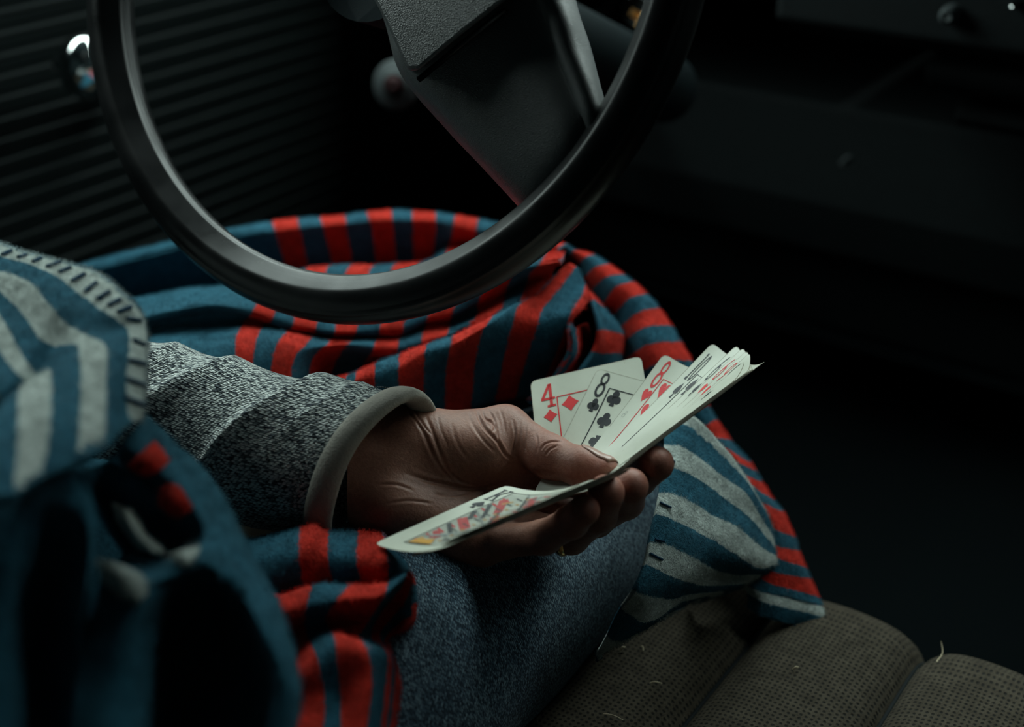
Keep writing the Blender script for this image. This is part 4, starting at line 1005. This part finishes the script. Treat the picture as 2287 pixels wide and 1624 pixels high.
shoulder = patch('shoulder_drape', rows, [101, 101, 102, 103, 104, 105, 106, 107], endv=[10.9, 10.9, 10.9, 10.75, 10.75, 10.8, 10.85, 10.8], seed=9, nu=9, nv=9, thick=.004)
def hit(tree, px_, py_):
    d = W(px_, py_, 1)-CAM; d /= np.linalg.norm(d); h = tree.ray_cast(Vector(CAM), Vector(d))
    return None if h[0] is None else np.array(h[0])-d*.0012
def stitches(o, pairs, f, r):
    tr = bvh(o)
    for a, b in pairs:
        Q = []
        for t in (0, .25, .5, .75, 1):
            q = hit(tr, *f(a[0]+(b[0]-a[0])*t, a[1]+(b[1]-a[1])*t))
            if q is not None: Q.append(q)
        if len(Q) < 3: continue
        V, Fc = tube(catmull(np.array(Q)[:, None], 3)[:, 0], r, 8); mesh('hem_stitch', V, Fc, m_yarn, o)
stitches(shoulder, [((66, 82), (15, 105)), ((156, 108), (110, 122)), ((246, 128), (200, 147)), ((360, 150), (285, 178)), ((425, 183), (360, 210)), ((510, 223), (435, 264)), ((582, 275), (515, 328)), ((660, 330), (590, 372)), ((725, 375), (655, 412)), ((790, 422), (715, 450)), ((855, 505), (765, 492)), ((878, 650), (805, 620)), ((878, 765), (780, 740)), ((874, 895), (770, 855)), ((870, 1015), (755, 965))], c0, .0011)
# dark folds hanging below the shoulder
cB = lambda x, y: (x/2.602, 1000+y/2.602)
def rw(f, pts, zs): return [(*f(*p), c-(max(0, f(*p)[1]-1050)/600*.05 if f is cB else 0)) for p, c in zip(pts, zs)]
rows = [rw(cB, [(-60, 120), (-60, 330), (-60, 620), (-60, 900), (-60, 1300), (-60, 1700)], [.468, .464, .462, .470, .478, .480]),
        rw(cB, [(60, 150), (90, 330), (60, 620), (40, 900), (40, 1300), (40, 1700)], [.472, .468, .466, .476, .484, .486]),
        rw(cB, [(220, 150), (200, 330), (130, 620), (110, 900), (120, 1300), (130, 1700)], [.476, .474, .475, .486, .494, .495]),
        rw(cB, [(300, 160), (320, 330), (300, 560), (290, 900), (280, 1300), (280, 1700)], [.478, .472, .484, .500, .504, .504]),
        rw(cB, [(400, 130), (480, 330), (500, 540), (480, 800), (450, 1150), (420, 1700)], [.480, .472, .474, .482, .488, .494]),
        rw(cB, [(440, 160), (560, 330), (560, 560), (530, 800), (500, 1150), (480, 1700)], [.486, .478, .480, .486, .494, .500])]
patch('dark_drape', rows, [-10.4, -10.0, -9.4, -8.6, -7.8, -7.0], seed=10, nu=9, nv=9)
# the turned-up edge with the hollow below it
rows = [rw(cB, [(880, -90), (985, 60), (1130, 250), (1240, 420), (1310, 600), (1480, 800), (1600, 1060), (1725, 1420), (1690, 1700)], [.555, .548, .544, .542, .540, .536, .534, .530, .53]),
        rw(cB, [(845, -180), (1010, -40), (1180, 100), (1330, 330), (1420, 520), (1580, 800), (1640, 960), (1730, 1390), (1680, 1700)], [.548, .540, .534, .530, .528, .526, .522, .514, .515]),
        rw(cB, [(800, -120), (960, 20), (1120, 200), (1270, 420), (1350, 600), (1500, 840), (1570, 1000), (1690, 1370), (1620, 1700)], [.530, .520, .514, .512, .506, .504, .502, .502, .504]),
        rw(cB, [(730, -40), (890, 100), (1060, 260), (1200, 470), (1210, 640), (1330, 800), (1440, 1000), (1580, 1380), (1520, 1700)], [.516, .508, .504, .502, .492, .494, .498, .506, .51]),
        rw(cB, [(690, 20), (820, 150), (1010, 300), (1170, 500), (1120, 690), (1190, 800), (1270, 1000), (1380, 1420), (1340, 1700)], [.514, .511, .508, .505, .488, .520, .545, .560, .56]),
        rw(cB, [(640, 60), (760, 190), (960, 330), (1140, 520), (1050, 720), (1070, 800), (1040, 1000), (1020, 1400), (980, 1700)], [.512, .512, .512, .508, .487, .508, .548, .575, .575]),
        rw(cB, [(560, 130), (650, 260), (820, 420), (960, 580), (860, 760), (920, 820), (900, 1050), (890, 1400), (860, 1700)], [.510, .522, .535, .526, .486, .487, .500, .505, .505]),
        rw(cB, [(500, 150), (600, 290), (740, 450), (830, 600), (740, 770), (780, 880), (720, 1120), (680, 1400), (660, 1700)], [.505, .524, .540, .526, .485, .482, .484, .488, .488]),
        rw(cB, [(440, 160), (560, 300), (660, 460), (720, 610), (600, 740), (560, 900), (480, 1150), (420, 1400), (400, 1700)], [.500, .515, .530, .520, .486, .490, .490, .486, .488])]
patch('turned_edge', rows, [-3.2, -3.0, -2.6, -2.3, -2.0, -1.8, -1.5, -1.2, -1.0], seed=11, nu=9, nv=9)
def spot(name, pts, zz_, u, lab=None):
    """a stripe end showing on the turned edge: small raised fleece piece"""
    rows = [rw(cB, r, q) for r, q in zip(pts, zz_)]
    patch(name, rows, u, seed=12, nu=7, nv=7, thick=.0025, rough=.0006)
spot('stripe_patch', [[(900, -40), (835, 20), (745, 110)], [(940, 10), (870, 70), (790, 150)], [(985, 75), (935, 130), (860, 170)]], [[.5100, .5035, .5010], [.5065, .4985, .4985], [.505, .500, .4995]], [1.1, 1.5, 1.9])
spot('stripe_patch', [[(960, 215), (935, 280), (930, 340)], [(1040, 225), (1000, 310), (985, 390)], [(1115, 335), (1070, 390), (1035, 410)]], [[.506, .506, .507], [.5015, .501, .504], [.500, .5005, .504]], [1.1, 1.5, 1.9])
spot('stripe_patch', [[(645, 320), (700, 450), (800, 590)], [(720, 350), (780, 480), (880, 605)], [(760, 380), (860, 510), (960, 600)]], [[.508, .506, .504], [.505, .502, .500], [.508, .506, .503]], [101.1, 101.5, 101.9])
spot('stripe_patch', [[(975, 620), (1010, 665), (1060, 700)], [(1060, 590), (1080, 640), (1100, 680)], [(1165, 570), (1150, 620), (1110, 680)]], [[.489, .488, .488], [.488, .486, .486], [.492, .489, .488]], [101.1, 101.5, 101.9])
spot('stripe_patch', [[(555, 640), (610, 790), (760, 930)], [(660, 665), (740, 790), (800, 900)], [(740, 690), (840, 750), (860, 850)]], [[.483, .482, .483], [.480, .478, .480], [.481, .480, .481]], [101.1, 101.5, 101.9])
rows = [rw(cB, [(-80, 60), (-80, 600), (-80, 1200), (-80, 1720)], [.60, .60, .59, .585]), rw(cB, [(500, 60), (500, 600), (500, 1200), (500, 1720)], [.605, .60, .595, .59]), rw(cB, [(1150, 150), (1200, 600), (1250, 1200), (1300, 1720)], [.61, .605, .60, .595])]
patch('inner_drape', rows, [-6.6, -6.0, -5.2], seed=15, nu=6, nv=6, fuzz=0)
# red and blue folds between the sleeve and the thigh
cE = lambda x, y: (400+x/3.1, 1100+y/3.1)
ZE = [.650, .622, .606, .600, .602, .612]
def e1(pts, dz=0): return rw(cE, pts, [a+dz for a in ZE])
rows = [e1([(250, 380), (280, 420), (300, 520), (320, 660), (330, 790), (340, 900)]), e1([(560, 300), (600, 330), (620, 420), (640, 560), (650, 690), (660, 800)]), e1([(830, 220), (840, 268), (832, 360), (835, 480), (862, 640), (880, 760)]),
        e1([(930, 200), (935, 243), (930, 340), (935, 480), (960, 620), (980, 760)]), e1([(1030, 250), (1035, 292), (1030, 380), (1035, 480), (1062, 602), (1090, 760)]),
        e1([(1235, 265), (1238, 308), (1230, 400), (1232, 500), (1262, 618), (1290, 760)]), e1([(1400, 290), (1420, 330), (1440, 420), (1448, 500), (1450, 600), (1440, 760)], -.004), e1([(1480, 360), (1500, 420), (1560, 470), (1580, 520), (1560, 600), (1500, 760)], .02)]
patch('lower_fold', rows, [0.0, 0.3, 1, 1.5, 2, 3, 4, 4.7], seed=13, nu=9, nv=9)
ZF = [.606, .584, .570, .582, .574, .552, .545, .530]
def e2_(pts, dz=0): return rw(cE, pts, [a+dz for a in ZF])
rows = [e2_([(300, 980), (330, 940), (360, 1020), (400, 1100), (430, 1200), (470, 1300), (500, 1500), (500, 1900)], .01), e2_([(600, 800), (630, 748), (650, 860), (690, 1000), (720, 1100), (760, 1250), (780, 1450), (760, 1700)]),
        e2_([(640, 770), (660, 735), (690, 860), (740, 1000), (780, 1100), (820, 1250), (850, 1450), (840, 1700)]),
        e2_([(930, 700), (922, 648), (885, 800), (872, 920), (900, 1020), (960, 1150), (1010, 1400), (1000, 1700)]),
        e2_([(1190, 670), (1188, 628), (1080, 760), (1010, 880), (1050, 960), (1085, 1060), (1120, 1400), (1120, 1700)]),
        e2_([(1350, 660), (1340, 622), (1290, 740), (1190, 900), (1170, 980), (1180, 1060), (1240, 1300), (1220, 1700)]),
        e2_([(1450, 640), (1448, 615), (1420, 720), (1300, 920), (1230, 1010), (1288, 1080), (1335, 1280), (1300, 1700)]),
        e2_([(1600, 560), (1590, 545), (1540, 660), (1400, 850), (1330, 1000), (1425, 1108), (1428, 1280), (1390, 1700)], .012),
        e2_([(1640, 640), (1620, 640), (1570, 760), (1450, 900), (1390, 1000), (1462, 1120), (1466, 1300), (1430, 1700)], .018),
        e2_([(1640, 760), (1620, 780), (1570, 860), (1470, 960), (1420, 1030), (1485, 1150), (1492, 1320), (1455, 1700)], .022),
        e2_([(1640, 860), (1620, 880), (1570, 930), (1480, 1000), (1450, 1060), (1510, 1250), (1528, 1360), (1490, 1700)], .028),
        e2_([(1640, 900), (1620, 920), (1570, 960), (1480, 1020), (1445, 1080), (1500, 1270), (1520, 1380), (1480, 1700)], .05)]
patch('hanging_fold', rows, [.6, 1.0, 1.2, 2, 3, 3.5, 4, 5, 6, 7, 7.9, 8], seed=14, nu=9, nv=9)
stitches(corner, [((238, 722), (322, 762)), ((168, 1092), (258, 1138)), ((205, 990), (272, 1004)), ((262, 395), (350, 430))], c5, .0007)
